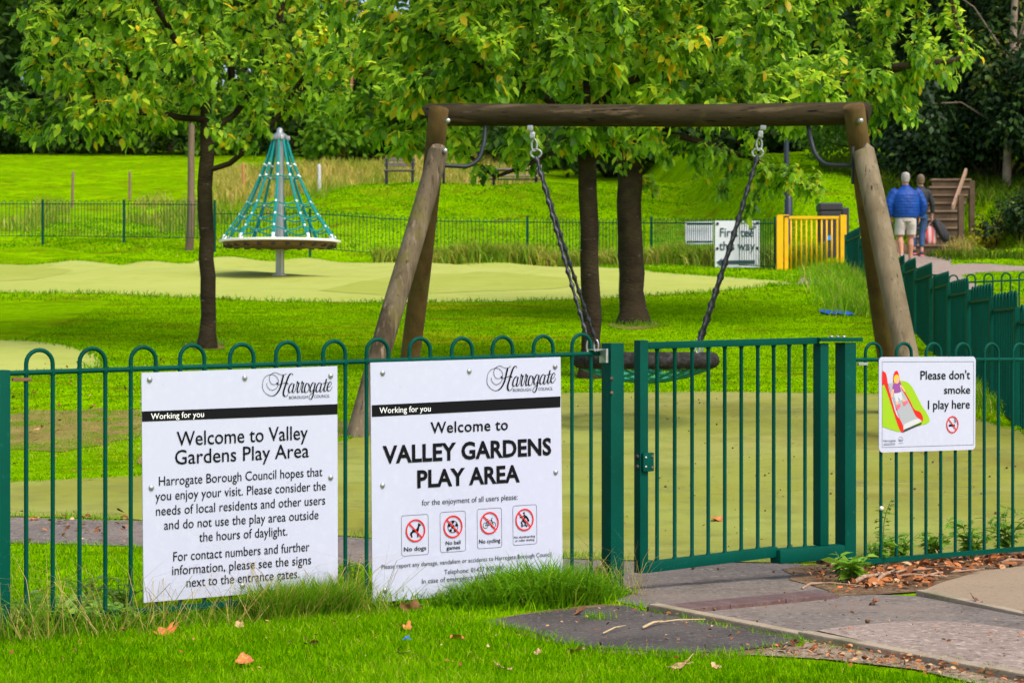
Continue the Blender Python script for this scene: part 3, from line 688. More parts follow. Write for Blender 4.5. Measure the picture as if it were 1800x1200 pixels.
# small pair of emblems at the foot of the sign
s3.text('Harrogate', to3((122,1040)), to3((262,1035)), 24/6.667, M_INKG, d=.0022)
mb = MB(); ribbon(s3, mb, [s3.h(*to3(p)) for p in ((122,1060),(190,1056),(258,1052))], .0012, .002); ribbon(s3, mb, [s3.h(*to3(p)) for p in ((122,1076),(190,1072),(258,1068))], .0022, .002)
ribbon(s3, mb, [s3.h(*to3(p)) for p in cat([(295,1010),(310,985),(330,985),(348,1005)])], .0012, .002); ribbon(s3, mb, [s3.h(*to3(p)) for p in cat([(295,1030),(305,1012),(315,1034),(325,1012),(335,1034),(350,1012)])], .0022, .002)
ribbon(s3, mb, [s3.h(*to3(p)) for p in ((295,1058),(350,1054))], .0012, .002); mb.build('emblem', M_INKG, s3.root)
# ------------------------------------------------------------------ swing frame
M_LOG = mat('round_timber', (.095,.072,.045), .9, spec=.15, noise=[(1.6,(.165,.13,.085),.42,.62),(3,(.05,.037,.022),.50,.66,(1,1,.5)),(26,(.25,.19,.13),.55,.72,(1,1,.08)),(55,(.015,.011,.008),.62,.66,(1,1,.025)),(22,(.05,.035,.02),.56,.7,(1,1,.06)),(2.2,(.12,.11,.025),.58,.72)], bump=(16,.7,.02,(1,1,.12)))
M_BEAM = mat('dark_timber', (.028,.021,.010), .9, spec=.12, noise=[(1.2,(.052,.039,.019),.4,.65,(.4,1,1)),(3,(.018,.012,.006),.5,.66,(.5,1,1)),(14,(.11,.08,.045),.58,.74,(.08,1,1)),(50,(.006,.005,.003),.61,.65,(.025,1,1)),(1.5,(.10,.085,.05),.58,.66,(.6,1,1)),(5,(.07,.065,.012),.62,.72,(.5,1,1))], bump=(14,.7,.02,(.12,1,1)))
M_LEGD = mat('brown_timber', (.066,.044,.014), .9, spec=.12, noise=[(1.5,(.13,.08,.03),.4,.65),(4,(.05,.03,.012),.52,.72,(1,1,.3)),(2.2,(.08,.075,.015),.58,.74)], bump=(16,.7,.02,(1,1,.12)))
M_STEEL = mat('dark_steel', (.022,.027,.033), .5, metal=.2, spec=.3)
def log(mb, a, b, ra, rb, n=20, dome=True, wob=.006, seed=0):
    a, b = Vector(a), Vector(b); k = 14; pts = []; rs = []; d = (b-a).normalized(); u = d.orthogonal().normalized(); w = d.cross(u); L = (b-a).length
    if dome: pts.append(a - d*.0); rs.append(ra*.80)
    for i in range(k+1):
        t = i/k; q = a + (b-a)*t + d*(.012 if i == 0 and dome else 0) - d*(.012 if i == k and dome else 0)
        pts.append(q + u*wob*math.sin(3.1*t*2+seed) + w*wob*math.sin(4.3*t+seed*2)); rs.append((ra*(1-t)+rb*t)*(1+.02*math.sin(9*t+seed)))
    if dome: pts.append(b.copy()); rs.append(rb*.80)
    mb.tube(pts, rs, n, prof=lambda i, a: 1+.02*math.sin(3*a+seed)+.012*math.sin(7*a+seed*3+i*.3))
def rot_b(k): return random.uniform(-k, k)
bl, br = P(750,203.5,16.8), P(1528,200,16.3); bd = (br-bl).normalized()
sw = thing('swing_frame', 'tall round timber swing frame with splayed log legs behind the signs', 'swing frame', (1.12,16.5,Hs(1.12,16.5)))
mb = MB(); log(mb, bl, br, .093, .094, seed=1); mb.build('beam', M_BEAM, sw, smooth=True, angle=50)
def foot(px, Y, sink=.3):
    x = (px-900)*Y/F; return Vector((x, Y, Hs(x,Y)-sink))
def P0(px, py, Y): return P(px, py, Y)
lb_top, rb_top = P0(771.5,189,16.56), P0(1500,185,16.08)
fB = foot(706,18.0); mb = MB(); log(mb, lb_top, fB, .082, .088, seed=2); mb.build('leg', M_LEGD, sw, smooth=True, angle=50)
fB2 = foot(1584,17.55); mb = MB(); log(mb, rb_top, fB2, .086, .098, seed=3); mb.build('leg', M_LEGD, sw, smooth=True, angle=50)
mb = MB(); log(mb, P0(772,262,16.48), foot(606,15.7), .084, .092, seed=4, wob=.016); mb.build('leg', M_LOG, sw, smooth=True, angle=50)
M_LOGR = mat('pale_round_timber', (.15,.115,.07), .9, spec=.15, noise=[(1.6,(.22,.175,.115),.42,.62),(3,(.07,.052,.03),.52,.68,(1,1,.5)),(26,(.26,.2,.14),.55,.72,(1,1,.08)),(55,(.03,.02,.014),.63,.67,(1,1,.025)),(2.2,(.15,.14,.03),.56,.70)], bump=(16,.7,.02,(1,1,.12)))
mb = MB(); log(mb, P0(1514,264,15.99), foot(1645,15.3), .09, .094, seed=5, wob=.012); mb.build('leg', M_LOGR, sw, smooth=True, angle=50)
def bent(pxs, Y0, Y1, r):
    pts = cat([tuple(p) for p in pxs], 5); n = len(pts)
    return [P(p[0], p[1], Y0+(Y1-Y0)*i/(n-1)) for i, p in enumerate(pts)], r
for pxs, Y0, Y1 in (([(780,291),(800,292),(822,292),(840,281),(849,258),(852,240),(853,220)],16.55,16.72), ([(1499,291),(1475,291),(1450,288),(1434,272),(1426,248),(1423,235),(1420,218)],16.05,16.4)):
    mb = MB(); pts, r = bent(pxs, Y0, Y1, .018); mb.tube(pts, r, 10); q = pts[0]; mb.box(q, .02, .05, .30, bev=.004); mb.build('brace', M_STEEL, sw, smooth=True, angle=50)
for px, py, Y in ((1514,212,16.0),(1523,265,15.93),(1521,330,15.9),(788,212,16.45),(783,265,16.4)):
    mb = MB(); mb.lathe(P(px,py,Y), [(.02,-.06),(.02,0),(.012,.008)], 10, (.3,-1,0)); mb.build('bolt', M_GALV, sw, smooth=True)
# nest swing
M_ROPEB = mat('black_rope', (.021,.020,.020), .9, spec=.08, noise=[(22,(.050,.047,.046),.45,.65)], bump=(60,.6,.01))
M_NET = mat('green_rope', (.004,.20,.13), .6, noise=[(30,(.01,.30,.21),.5,.7)], bump=(90,.5,.006))
M_CHAIN = mat('black_chain_sleeve', (.010,.011,.015), .38, spec=.35, noise=[(20,(.03,.033,.045),.5,.7)])
rc = P(1135,633,16.45); Rg, rt = .54, .068
ns = thing('nest_swing', 'round nest swing with black rope ring and green net hanging on chains', 'swing', tuple(rc))
uu = Vector((bd.x, bd.y, 0)).normalized(); vv = Vector((-uu.y, uu.x, 0))
def ringp(a, r=Rg, dz=0): return rc + uu*r*math.cos(a) + vv*r*math.sin(a) + UP*dz
mb = MB(); N = 220
mb.tube([ringp(2*math.pi*k/N) for k in range(N)], [rt*(.955+.045*(k % 2)) for k in range(N)], 14, closed=True, prof=lambda i, a: 1+.03*math.sin(5*a+i*.9)); mb.build('ring', M_ROPEB, ns, smooth=True)
mb = MB()
def sag(x, y): return -.055-.12*max(0, 1-(x*x+y*y)/(Rg*Rg))
for k in range(-4, 5):
    c = k*.115; hh = math.sqrt(max(Rg**2-c*c, .01))
    for ax in (0, 1):
        pts = []
        for j in range(17):
            t = -hh+2*hh*j/16; x, y = (t, c) if ax else (c, t); X_ = (x+y)*.7071; Y_ = (x-y)*.7071
            pts.append(rc+uu*X_+vv*Y_+UP*(sag(X_,Y_)+.006*(ax*2-1)))
        mb.tube(pts, .0125, 7, prof=lambda i, a: 1+.12*math.sin(2*a+i*2.1))
for k in range(40):
    a = 2*math.pi*k/40; mb.tube([ringp(a,Rg-.02,-.05), ringp(a+.05,Rg-.05,-.075)], .012, 6)
mb.build('net', M_NET, ns, smooth=True)
def chain(mb, a, b, step=.062, r=.021):
    L = (b-a).length; n = int(L/step)*6; d = (b-a)
    pts = [a+d*i/n+Vector((0,0,-.02*math.sin(math.pi*i/n))) for i in range(n+1)]
    mb.tube(pts, [r*(.82+.22*abs(math.sin(math.pi*i/6))) for i in range(n+1)], 8, prof=lambda i, q: 1/math.sqrt((math.cos(q-i*math.pi/12)/1.12)**2+(math.sin(q-i*math.pi/12)/.55)**2)*.95)
for side, (hx, hy, Yh) in enumerate(((932,228,16.68),(1341,226,16.42))):
    top = P(hx, hy, Yh); ang = (math.pi-.62, math.pi+.62) if side == 0 else (-.62, .62)
    hw = MB(); hw.box(top+UP*.01, .05, .06, .05, bev=.006); hw.box(top+UP*-.05+uu*(.02 if side==0 else -.02), .04, .05, .06, bev=.008)
    hw.lathe(top+UP*-.055+vv*-.045+uu*(.02 if side==0 else -.02), [(.018,0),(.018,.09)], 12, vv)
    c = top+UP*-.13+uu*(.035 if side == 0 else -.03)
    hw.tube([c+Vector((.028*math.cos(q)*(.8),0,.05*math.sin(q))) for q in [2*math.pi*k/20 for k in range(20)]], .009, 8, closed=True)
    c2 = c+UP*-.07+uu*(.015 if side==0 else -.012)
    hw.tube([c2+uu*.045*math.cos(q)+UP*.035*math.sin(q) for q in [2*math.pi*k/20 for k in range(20)]], .009, 8, closed=True)
    hw.build('swivel', M_GALV, ns, smooth=True, angle=45)
    st = c2+UP*-.025
    for a in ang:
        e = ringp(a, Rg, rt+.07); off = vv*(.014 if math.sin(a) > 0 else -.014)
        mb = MB(); chain(mb, st+off, e); mb.build('chain', M_CHAIN, ns, smooth=True)
        mb = MB(); e2 = ringp(a, Rg, rt+.02)
        mb.tube([e+(e2-e)*.5+uu*.018*math.cos(q)+UP*.055*math.sin(q) for q in [2*math.pi*k/16 for k in range(16)]], .008, 7, closed=True); mb.build('shackle', M_GALV, ns, smooth=True)

# ------------------------------------------------------------------ rope carousel
M_POLE = mat('brushed_steel', (.42,.43,.45), .32, metal=.85, noise=[(6,(.32,.33,.35),.4,.7,(1,1,.1))])
M_TEAL = mat('teal_rope', (.003,.20,.19), .7, spec=.2)
M_DISCW = mat('white_rim', (.75,.75,.76), .35)
M_UNDER = mat('brown_underside', (.10,.045,.025), .7, noise=[(3,(.17,.09,.06),.4,.65)])
cY = 36.0; cb = G(492,484); cY = cb.y; cx = cb.x
def cz(py): return CZ+(600-py)*cY/F
k_ = cY/F
rk = thing('rope_carousel', 'revolving playground net pyramid of teal ropes on a steel pole with round platform', 'carousel', tuple(cb))
mb = MB(); mb.tube([(cx,cY,cb.z-.3),(cx,cY,cz(470)),(cx,cY,cz(330)),(cx,cY,cz(234))], [.078,.078,.076,.074], 20); mb.lathe((cx,cY,cb.z), [(.14,-.05),(.14,.02),(.09,.03)], 20); mb.build('pole', M_POLE, rk, smooth=True, angle=40)
mb = MB(); mb.lathe((cx,cY,cz(246)), [(.10,0),(.13,.02),(.13,.09),(.06,.13),(.05,.2),(.02,.22)], 16)
for k in range(10):
    a = 2*math.pi*k/10; mb.box((cx+.15*math.cos(a),cY+.15*math.sin(a),cz(243)), .07, .04, .07, (math.cos(a),math.sin(a),0), (-math.sin(a),math.cos(a),0), bev=.006)
mb.build('crown', M_GALV, rk, smooth=True, angle=40)
Rd = 106.5*k_
mb = MB(); mb.lathe((cx,cY,cz(433)), [(Rd-.05,.066),(Rd,.070),(Rd+.004,.088),(Rd,.105),(Rd-.06,.115),(.1,.118)], 64); mb.build('platform', M_DISCW, rk, smooth=True, angle=30)
mb = MB(); mb.lathe((cx,cY,cz(433)-.055), [(.15,0),(.3,.010),(Rd-.10,.055),(Rd-.06,.118)], 64)
mb.build('underside', M_UNDER, rk, smooth=True, angle=30)
for k in range(24):
    mb = MB(); a = 2*math.pi*k/24; mb.box((cx+(Rd-.12)*math.cos(a),cY+(Rd-.12)*math.sin(a),cz(433)+.0), .09, .06, .05, (math.cos(a),math.sin(a),0), (-math.sin(a),math.cos(a),0)); mb.build('fixing', M_BLKR, rk)
prof = [(246,13),(270,20),(290,27),(310,35),(335,47),(357,57.5),(379,71),(400,86),(422,101)]
rows = [(290,0),(310,0),(310,1),(357,0),(362,1),(379,0),(385,1),(400,0),(406,1)]
def prad(py): return float(np.interp(py, [p[0] for p in prof], [p[1] for p in prof]))*k_
NM = 10
for k in range(NM):
    a = 2*math.pi*(k+.5)/NM; mb = MB()
    for da in (-.035, .035):
        pts = [(cx+prad(y)*math.cos(a+da*(1 if y < 300 else .6)), cY+prad(y)*math.sin(a+da*(1 if y < 300 else .6)), cz(y)) for y in np.linspace(246,420,22)]
        mb.tube(pts, .017, 7)
    ro = mb.build('rope', M_TEAL, rk, smooth=True)
    for y in (290,310,357,379,400):
        mb = MB(); mb.ball((cx+prad(y)*math.cos(a), cY+prad(y)*math.sin(a), cz(y)), .029, 8); mb.build('connector', M_DISCW, ro, smooth=True)
    mb = MB(); mb.tube([(cx+prad(416)*math.cos(a), cY+prad(416)*math.sin(a), cz(414)), (cx+(prad(424)-.02)*math.cos(a), cY+(prad(424)-.02)*math.sin(a), cz(425))], [.032,.042], 8); mb.build('ferrule', M_DISCW, ro, smooth=True)
for y, w_ in ((310,.035),(357,.07),(379,.10),(400,.12)):
    mb = MB(); pts = []
    for k in range(NM*8):
        t = (k % 8)/8; a = 2*math.pi*(k/8+.5)/NM; r = prad(y)*(1-.03*math.sin(math.pi*t)); pts.append((cx+r*math.cos(a), cY+r*math.sin(a), cz(y)-w_*math.sin(math.pi*t)*.75))
    mb.tube(pts, .014, 6, closed=True); mb.build('net_ring', M_TEAL, rk, smooth=True)

# ------------------------------------------------------------------ far fences
def far_fence(name, label, posts, group='green bow topped fences', pitch=.1, rb=.0075, drop=.10, post=.06, hts=1.05, sinkp=.02):
    "posts: list of (x, y, ztop)"
    c = posts[len(posts)//2]; root = thing(name, label, 'fence', (c[0], c[1], Hs(c[0],c[1])), group)
    for (x, y, zt, z2) in posts:
        mb = MB(); mb.box((x,y,(zt+Hs(x,y)-.2)/2), post, post, zt-Hs(x,y)+.2, bev=.004); mb.build('post', M_GRNF, root)
    for (x0,y0,zt0,za),(x1,y1,zt1,zb) in zip(posts[:-1], posts[1:]):
        A_ = Vector((x0,y0,0)); B_ = Vector((x1,y1,0)); L = (B_-A_).length; t = (B_-A_)/L; nn = Vector((-t.y,t.x,0)); n = max(2, int((L-.16)/(2*pitch)))
        z0 = za-drop; z1 = zb-drop; fp = lambda s, q, z: A_+t*s+nn*q+UP*z
        mb = MB(); mb.tube([fp(0,0,z0),fp(L,0,z1)], .011, 6); hb = hts-.10; mb.build('top_rail', M_GRNF, root, smooth=True); mb = MB()
        mb.tube([fp(0,0,z0-hb+drop),fp(L,0,z1-hb+drop)], .010, 5); mb.build('bottom_rail', M_GRNF, root, smooth=True)
        mb = MB(); off = (L-(2*n-1)*pitch)/2
        for i in range(n):
            s0 = off+2*i*pitch; zz = z0+(z1-z0)*(s0/L); mb.tube(hoop_pts(s0, s0+pitch, zz+drop-.01, zz, zz-hb+drop, 0, fp, 6), rb, 5, cap=False)
        mb.build('railings', M_GRNF, root, smooth=True)
    return root
def fpx(px, py, Y, rail=None):
    q = P(px, py, Y); r = P(px, rail if rail else py+1, Y); return (q.x, q.y, q.z, r.z)
far_fence('bow_top_fence', 'far dark green hooped fence across the meadow edge, left of the rope carousel',
    [fpx(-75,351,53), fpx(75,351,53), fpx(218,351,52), fpx(377,352,50.5)], sinkp=0)
far_fence('bow_top_fence', 'green hooped fence at the foot of the mound between carousel and yellow gate',
    [fpx(377.5,352,50.4,369), fpx(545,367,49), fpx(740,380,48), fpx(927,380,47,383), fpx(1145,381,44.5,384), fpx(1363,381,39.2,384)])
# side fence: panels stepping down towards the camera
D0 = 2.445; Zs = []; z = 36.0
xs_l = [(1488,410,36.0),(1513,417,33.8),(1536,443,31.9),(1560,452,30.0),(1578,457,28.4),(1590,463,26.9),(1611,473,25.1),(1639,487,23.0),(1670,498,21.2),(1705,508,19.6),(1746,521,18.0),(1790,541,16.5),(1842,566,15.1)]
sf = thing('bow_top_fence', 'dark green fence running away to the yellow gate in stepped panels, seen edge on', 'fence', (4.6,22,Hs(4.6,22)), 'green bow topped fences')
def sxy(px, Z): return Vector(((px-900)*Z/F, Z, 0))
for (xa, ya, Za),(xb, yb, Zb) in zip(xs_l[:-1], xs_l[1:]):
    A_ = sxy(xa, Za); B_ = sxy(xb, Zb); L = (B_-A_).length; t = (B_-A_)/L; nn = Vector((-t.y,t.x,0)); zt = CZ+(600-ya+4)*((Za+Zb)/2)/F
    fp = lambda s, q, z: A_+t*s+nn*q+UP*z
    mb = MB(); mb.box(fp(0,0,(zt-.03+Hs(A_.x,A_.y)-.2)/2), .07, .07, zt+.02-Hs(A_.x,A_.y)+.2, t, nn, bev=.004); mb.build('post', M_GRN, sf)
    n = int((L-.1)/.2); off = (L-(2*n-1)*.1)/2; mb = MB(); zb = min(Hs(A_.x,A_.y), Hs(B_.x,B_.y))+.05
    for i in range(n): mb.tube(hoop_pts(off+.2*i, off+.2*i+.1, zt+.01, zt-.13, zb, 0, fp, 7), .011, 7, cap=False)
    mb.build('railings', M_GRN, sf, smooth=True)
    mb = MB(); mb.box(fp(L/2,0,zt-.13), L-.08, .022, .022, t, nn); mb.build('top_rail', M_GRN, sf); mb = MB(); mb.box(fp(L/2,0,zb), L-.08, .03, .025, t, nn); mb.build('bottom_rail', M_GRN, sf)
far_fence('bow_top_fence', 'short run of green hooped fence beside the far path, behind the stepped side fence',
    [fpx(1646,482,22.7), fpx(1860,473,22.7), fpx(2060,473,22.7)], pitch=.1, rb=.010, drop=.10, post=.07)
# ------------------------------------------------------------------ yellow gate
M_YEL = mat('yellow_paint', (.80,.44,.002), .45, spec=.25, noise=[(8,(.72,.37,.002),.45,.7)])
yb = G(1427,480); yY = 39.0
yg = thing('yellow_gate', 'bright yellow metal gate of vertical bars at the far end of the playground', 'gate', (P(1427,480,yY).x, yY, P(0,478,yY).z))
def ypt(px, py): return P(px, py, yY)
def ybar(mb, x, y0, y1, w, bev=.004):
    a, b = ypt(x, y0), ypt(x, y1); mb.box((a+b)/2, w, w, abs(a.z-b.z), bev=bev)
mb = MB(); ybar(mb, 1370.5, 379, 484, .125); mb.build('post', M_YEL, yg)
mb = MB(); ybar(mb, 1482, 378, 484, .12); mb.build('post', M_YEL, yg)
mb = MB(); ybar(mb, 1382, 382, 480, .075); a, b = ypt(1387,382.5), ypt(1475,382.5); mb.box((a+b)/2, b.x-a.x, .06, .055, bev=.004); a, b = ypt(1387,477), ypt(1475,477); mb.box((a+b)/2, b.x-a.x, .055, .05, bev=.004); ybar(mb, 1472, 385.5, 474.5, .045)
mb.build('frame', M_YEL, yg)
for i in range(9):
    mb = MB(); x = 1390.5+8.95*i; mb.tube([ypt(x,384.6), ypt(x,474.8)], .017, 8); mb.build('bar', M_YEL, yg, smooth=True)
mb = MB(); a, b = ypt(1366,380.5), ypt(1386,380.5); mb.box((a+b)/2-UP*.004+Vector((0,-.02,.025)), b.x-a.x, .09, .02); mb.build('hinge_plate', M_YEL, yg)
# ------------------------------------------------------------------ far signs
class FarSign(Sign): pass
def far_sign(quad, Y, name, label):
    cs = [P(x, y, Y) for x, y in quad]; root = thing(name, label, 'sign', tuple(sum(cs, Vector())/4)); s = Sign(quad, cs, Vector((0,-1,0)), root); s.quadw = quad[1][0]-quad[0][0]; return s
M_SIGN2 = mat('plain_white_board', (.60,.62,.68), .45)
s4 = far_sign([(1257,388),(1335,388),(1335,470),(1257,470)], 40.6, 'direction_sign', 'white board reading First tee this way on the far green fence')
board(s4, .02, M_SIGN2)
M_NAVY = mat('dark_lettering', (.02,.05,.06), .5)
k4 = lambda p: (1180+p[0]/5, 300+p[1]/5)
s4.text('First tee', k4((428,582)), k4((724,578)), 75/5, M_NAVY, .01, d=.012); s4.text('this way', k4((420,700)), k4((736,694)), 75/5, M_NAVY, .01, d=.012)
mb = MB(); mb.add([s4.px(*k4(p), .012) for p in ((440,822),(735,818),(735,786),(440,790))], [(0,1,2,3)]); mb.add([s4.px(*k4(p), .012) for p in ((445,845),(395,806),(445,770))], [(0,1,2)]); mb.build('arrow', M_NAVY, s4.root)
mb = MB(); ribbon(s4, mb, [s4.h(*k4(p)) for p in cat([(705,465),(690,490),(705,520),(720,505)])], .03, .012); ribbon(s4, mb, [s4.h(*k4(p)) for p in cat([(735,470),(725,492),(748,500)])], .025, .013)
mb.build('flourish', M_NAVY, s4.root)
for p in ((406,466),(757,460),(405,684),(757,680)):
    mb = MB(); mb.lathe(s4.px(*k4(p), 0), [(.03,0),(.03,.015),(.015,.02)], 10, (0,-1,0)); mb.build('screw', M_STEEL, s4.root)
s5 = far_sign([(1204,390),(1254,389),(1254,429),(1204,430)], 43.8, 'blank_sign', 'blank white panel fixed behind the bars of the far green fence')
board(s5, .02, M_SIGN2)
for y in (394,425):
    mb = MB(); a, b = P(1207,y,43.7), P(1252,y,43.7); mb.box((a+b)/2, b.x-a.x, .03, .035); mb.build('batten', M_GRNF, s5.root)
# ------------------------------------------------------------------ bin and lamp post
M_BLACK = mat('black_plastic', (.018,.018,.022), .5)
bb = P(1465,440,42.0); lb = thing('litter_bin', 'black square litter bin with a blue disc behind the yellow gate', 'bin', (bb.x,bb.y,Hs(bb.x,bb.y)))
def bx(px): return P(px,440,42).x
mb = MB(); zb = Hs(bb.x,42)-.05; zt = P(0,372,42).z; mb.box(((bx(1439)+bx(1476))/2,42,(zb+zt)/2), bx(1476)-bx(1439), .5, zt-zb, bev=.02); mb.build('body', M_BLACK, lb)
mb = MB(); mb.box(((bx(1478)+bx(1491))/2,42.1,(zb+zt)/2+.03), bx(1491)-bx(1478), .45, zt-zb+.1, bev=.02); mb.build('side_housing', M_BLACK, lb)
mb = MB(); z2 = P(0,358,42).z; mb.box(((bx(1438)+bx(1477))/2,42,(zt+z2)/2+.004), bx(1477)-bx(1438)+.02, .54, z2-zt, bev=.03); mb.build('lid', M_BLACK, lb)
mb = MB(); mb.lathe(P(1457.5,418,41.74), [(.055,0),(.055,.01)], 14, (0,-1,0)); mb.build('sticker', mat('blue_sticker', (.01,.25,.75), .4), lb)
M_NAVP = mat('navy_paint', (.012,.02,.04), .45)
pb = P(1386,440,42.2); lam = thing('lamp_post', 'dark navy post with a thicker base and yellow label under the leaves', 'lamp post', (pb.x,pb.y,Hs(pb.x,pb.y)))
zb = Hs(pb.x,42.2)-.1; zm = P(0,345,42.2).z
mb = MB(); mb.tube([(pb.x,42.2,zb),(pb.x,42.2,zm-.05),(pb.x,42.2,zm)], [.085,.085,.06], 16); mb.build('base', M_NAVP, lam, smooth=True, angle=40)
mb = MB(); mb.tube([(pb.x-.04,42.2,zm),(pb.x-.05,42.2,zm+4.2)], [.055,.045], 14); mb.lathe((pb.x-.05,42.2,zm+4.2), [(.05,0),(.2,.05),(.26,.3),(.05,.42)], 14); mb.build('column', M_NAVP, lam, smooth=True, angle=40)
mb = MB(); mb.lathe((pb.x-.04,42.2,P(0,327,42.2).z), [(.062,0),(.062,.24)], 14); mb.build('label_band', M_YEL, lam, smooth=True, angle=40)

# ------------------------------------------------------------------ steps with handrail
M_PLANK = mat('weathered_sleeper', (.17,.115,.07), .9, spec=.2, noise=[(3,(.23,.165,.11),.4,.65,(.3,1,1)),(20,(.09,.06,.035),.52,.72,(.15,1,1))], bump=(20,.7,.02,(.15,1,1)))
M_RISER = mat('dark_riser', (.085,.055,.033), .9, spec=.2, noise=[(5,(.12,.08,.05),.4,.7)])
sx0, sx1 = P(1604,440,42).x, P(1678,440,42).x; st0 = P(1640,444,41.9)
stp = thing('timber_steps', 'flight of weathered timber steps climbing the bank beside the dark trees', 'steps', (st0.x,st0.y,Hs(st0.x,st0.y)))
nst = 9; zlo = P(0,447,41.9).z; 
for i in range(nst):
    Y = 41.9+.40*i; z0 = zlo+.205*i; off = 1.05*(i/8.0)
    mb = MB(); mb.box(((sx0+sx1)/2+off,Y+.02,z0+.085), sx1-sx0-.02, .05, .168); mb.box(((sx0+sx1)/2+off,Y+.3,z0+.02), sx1-sx0-.1, .5, .12); mb.build('riser', M_RISER, stp)
    mb = MB(); mb.box(((sx0+sx1)/2+off,Y+.06,z0+.188), sx1-sx0+.02, .20, .045, bev=.008); mb.build('tread', M_PLANK, stp)
M_RAILW = mat('handrail_wood', (.16,.10,.06), .85, noise=[(4,(.22,.15,.10),.4,.7)])
for px, pt, pbm, Y, w_ in ((1689,343,425,42.2,.12),(1708,318,390,45.3,.12)):
    mb = MB(); a, b = P(px,pt,Y), P(px,pbm,Y); mb.box((a+b)/2-UP*.15, w_, w_, a.z-b.z+.3, bev=.008); mb.build('newel_post', M_RISER, stp)
mb = MB(); a, b = P(1675,364,41.6), P(1698,300,45.6); d = (b-a).normalized(); mb.box((a+b)/2, (b-a).length, .055, .11, d, (-d.y,d.x,0) , bev=.006); mb.build('handrail', mat('pale_handrail', (.33,.2,.12), .8, noise=[(8,(.25,.15,.09),.4,.7)]), stp)
mb = MB(); mb.ball(b, .04, 8); mb.build('rail_end', M_RISER, stp)
# ------------------------------------------------------------------ meadow posts, bench, picnic things
M_POSTW = mat('grey_timber_post', (.24,.15,.09), .9, noise=[(6,(.17,.1,.06),.4,.7)])
for px, y0, y1, lab, m, w_ in ((126,303,367,'thin weathered post leaning in the far left meadow',M_POSTW,5),(228,303,350,'short weathered post in the meadow left of the slim sapling trunk',M_POSTW,5),(428,288,345,'orange brown post in the dry grass left of the rope carousel',mat('orange_post',(.42,.2,.06),.85),6),(561,291,338,'pale grey post in the dry grass right of the rope carousel',mat('pale_post',(.5,.5,.55),.6),7)):
    b = G(px, y1); a = P(px, y0, b.y); wd = w_*b.y/F; o = thing('meadow_post', lab, 'post', tuple(b), 'posts in the meadow')
    mb = MB(); log(mb, a+Vector((.06,0,0)) if 'lean' in lab else a, b-UP*.2, wd/2*.9, wd/2, 10, wob=.004, seed=px); mb.build('shaft', m, o, smooth=True, angle=50)
    mb = MB(); mb.lathe(a+Vector((.06 if 'lean' in lab else 0,0,-.01)), [(wd/2*.95,-.02),(wd/2*.95,.015),(wd/4,.05)], 10); mb.build('cap', m, o, smooth=True, angle=40)
def bench(px, py, Y, label, w_=1.7):
    b = P(px, py, Y); b.z = Hs(b.x, Y); root = thing('park_bench', label, 'bench', tuple(b)); mw = mat('bench_wood', (.11,.085,.075), .8, noise=[(6,(.16,.13,.12),.4,.7)])
    for nm, dz, dy, sx_, sy_, sz_ in (('seat',.45,0,w_,.42,.05),('backrest',.75,.24,w_,.05,.28)):
        mb = MB(); 
        for k in range(3):
            if nm == 'seat': mb.box(b+Vector((0,-.15+.15*k,.45)), w_, .12, .045, bev=.006)
            elif k < 2: mb.box(b+Vector((0,.25,.66+.16*k)), w_, .04, .12, bev=.006)
        mb.build(nm, mw, root)
    for sx_ in (-1,1):
        mb = MB(); mb.box(b+Vector((sx_*w_*.42,-.15,.20)), .07, .07, .44); mb.box(b+Vector((sx_*w_*.42,.24,.42)), .07, .06, .86); mb.box(b+Vector((sx_*w_*.42,.03,.40)), .06, .44, .05); mb.build('leg', M_STEEL, root)
    return root
bench(702,332,64,'dark park bench on top of the mound left of the swing frame', 1.0)
q = P(905,333,66); pt = thing('picnic_table', 'low grey picnic table on the mound behind the swing chain', 'table', (q.x,q.y,Hs(q.x,q.y)))
mw = mat('picnic_wood', (.22,.17,.17), .8, noise=[(6,(.28,.22,.22),.4,.7)]); zg = Hs(q.x,q.y)
mb = MB()
for k in range(4): mb.box((q.x,q.y-.3+.2*k,zg+.66), 1.9, .17, .05, bev=.006)
mb.build('tabletop', mw, pt)
for s_ in (-1,1):
    mb = MB(); mb.box((q.x,q.y+.65*s_,zg+.4), 1.9, .24, .05, bev=.006); mb.build('seat', mw, pt)
    mb = MB(); mb.box((q.x+.7*s_,q.y,zg+.36), .08, 1.4, .08); mb.box((q.x+.7*s_,q.y-.4,zg+.3), .08, .08, .72); mb.box((q.x+.7*s_,q.y+.4,zg+.3), .08, .08, .72); mb.build('leg', M_STEEL, pt)
mb = MB(); mb.box((q.x+.25,q.y,zg+.735), .55, .34, .09, bev=.03); tag(mb.build('food_box', mat('yellow_box',(.65,.5,.06),.6), loc=(q.x+.25,q.y,zg+.69)), 'yellow box lying on the far picnic table', 'box')
mb = MB(); mb.ball((q.x+.72,q.y,zg+.75), .16, 10, (1.2,1,.8)); mb.ball((q.x+.86,q.y-.03,zg+.8), .09, 8); mb.ball((q.x+.62,q.y+.05,zg+.86), .07, 8)
tag(mb.build('white_bag', mat('white_plastic',(.78,.78,.8),.5), loc=(q.x+.72,q.y,zg+.69)), 'crumpled white bag at the right end of the far picnic table', 'bag')
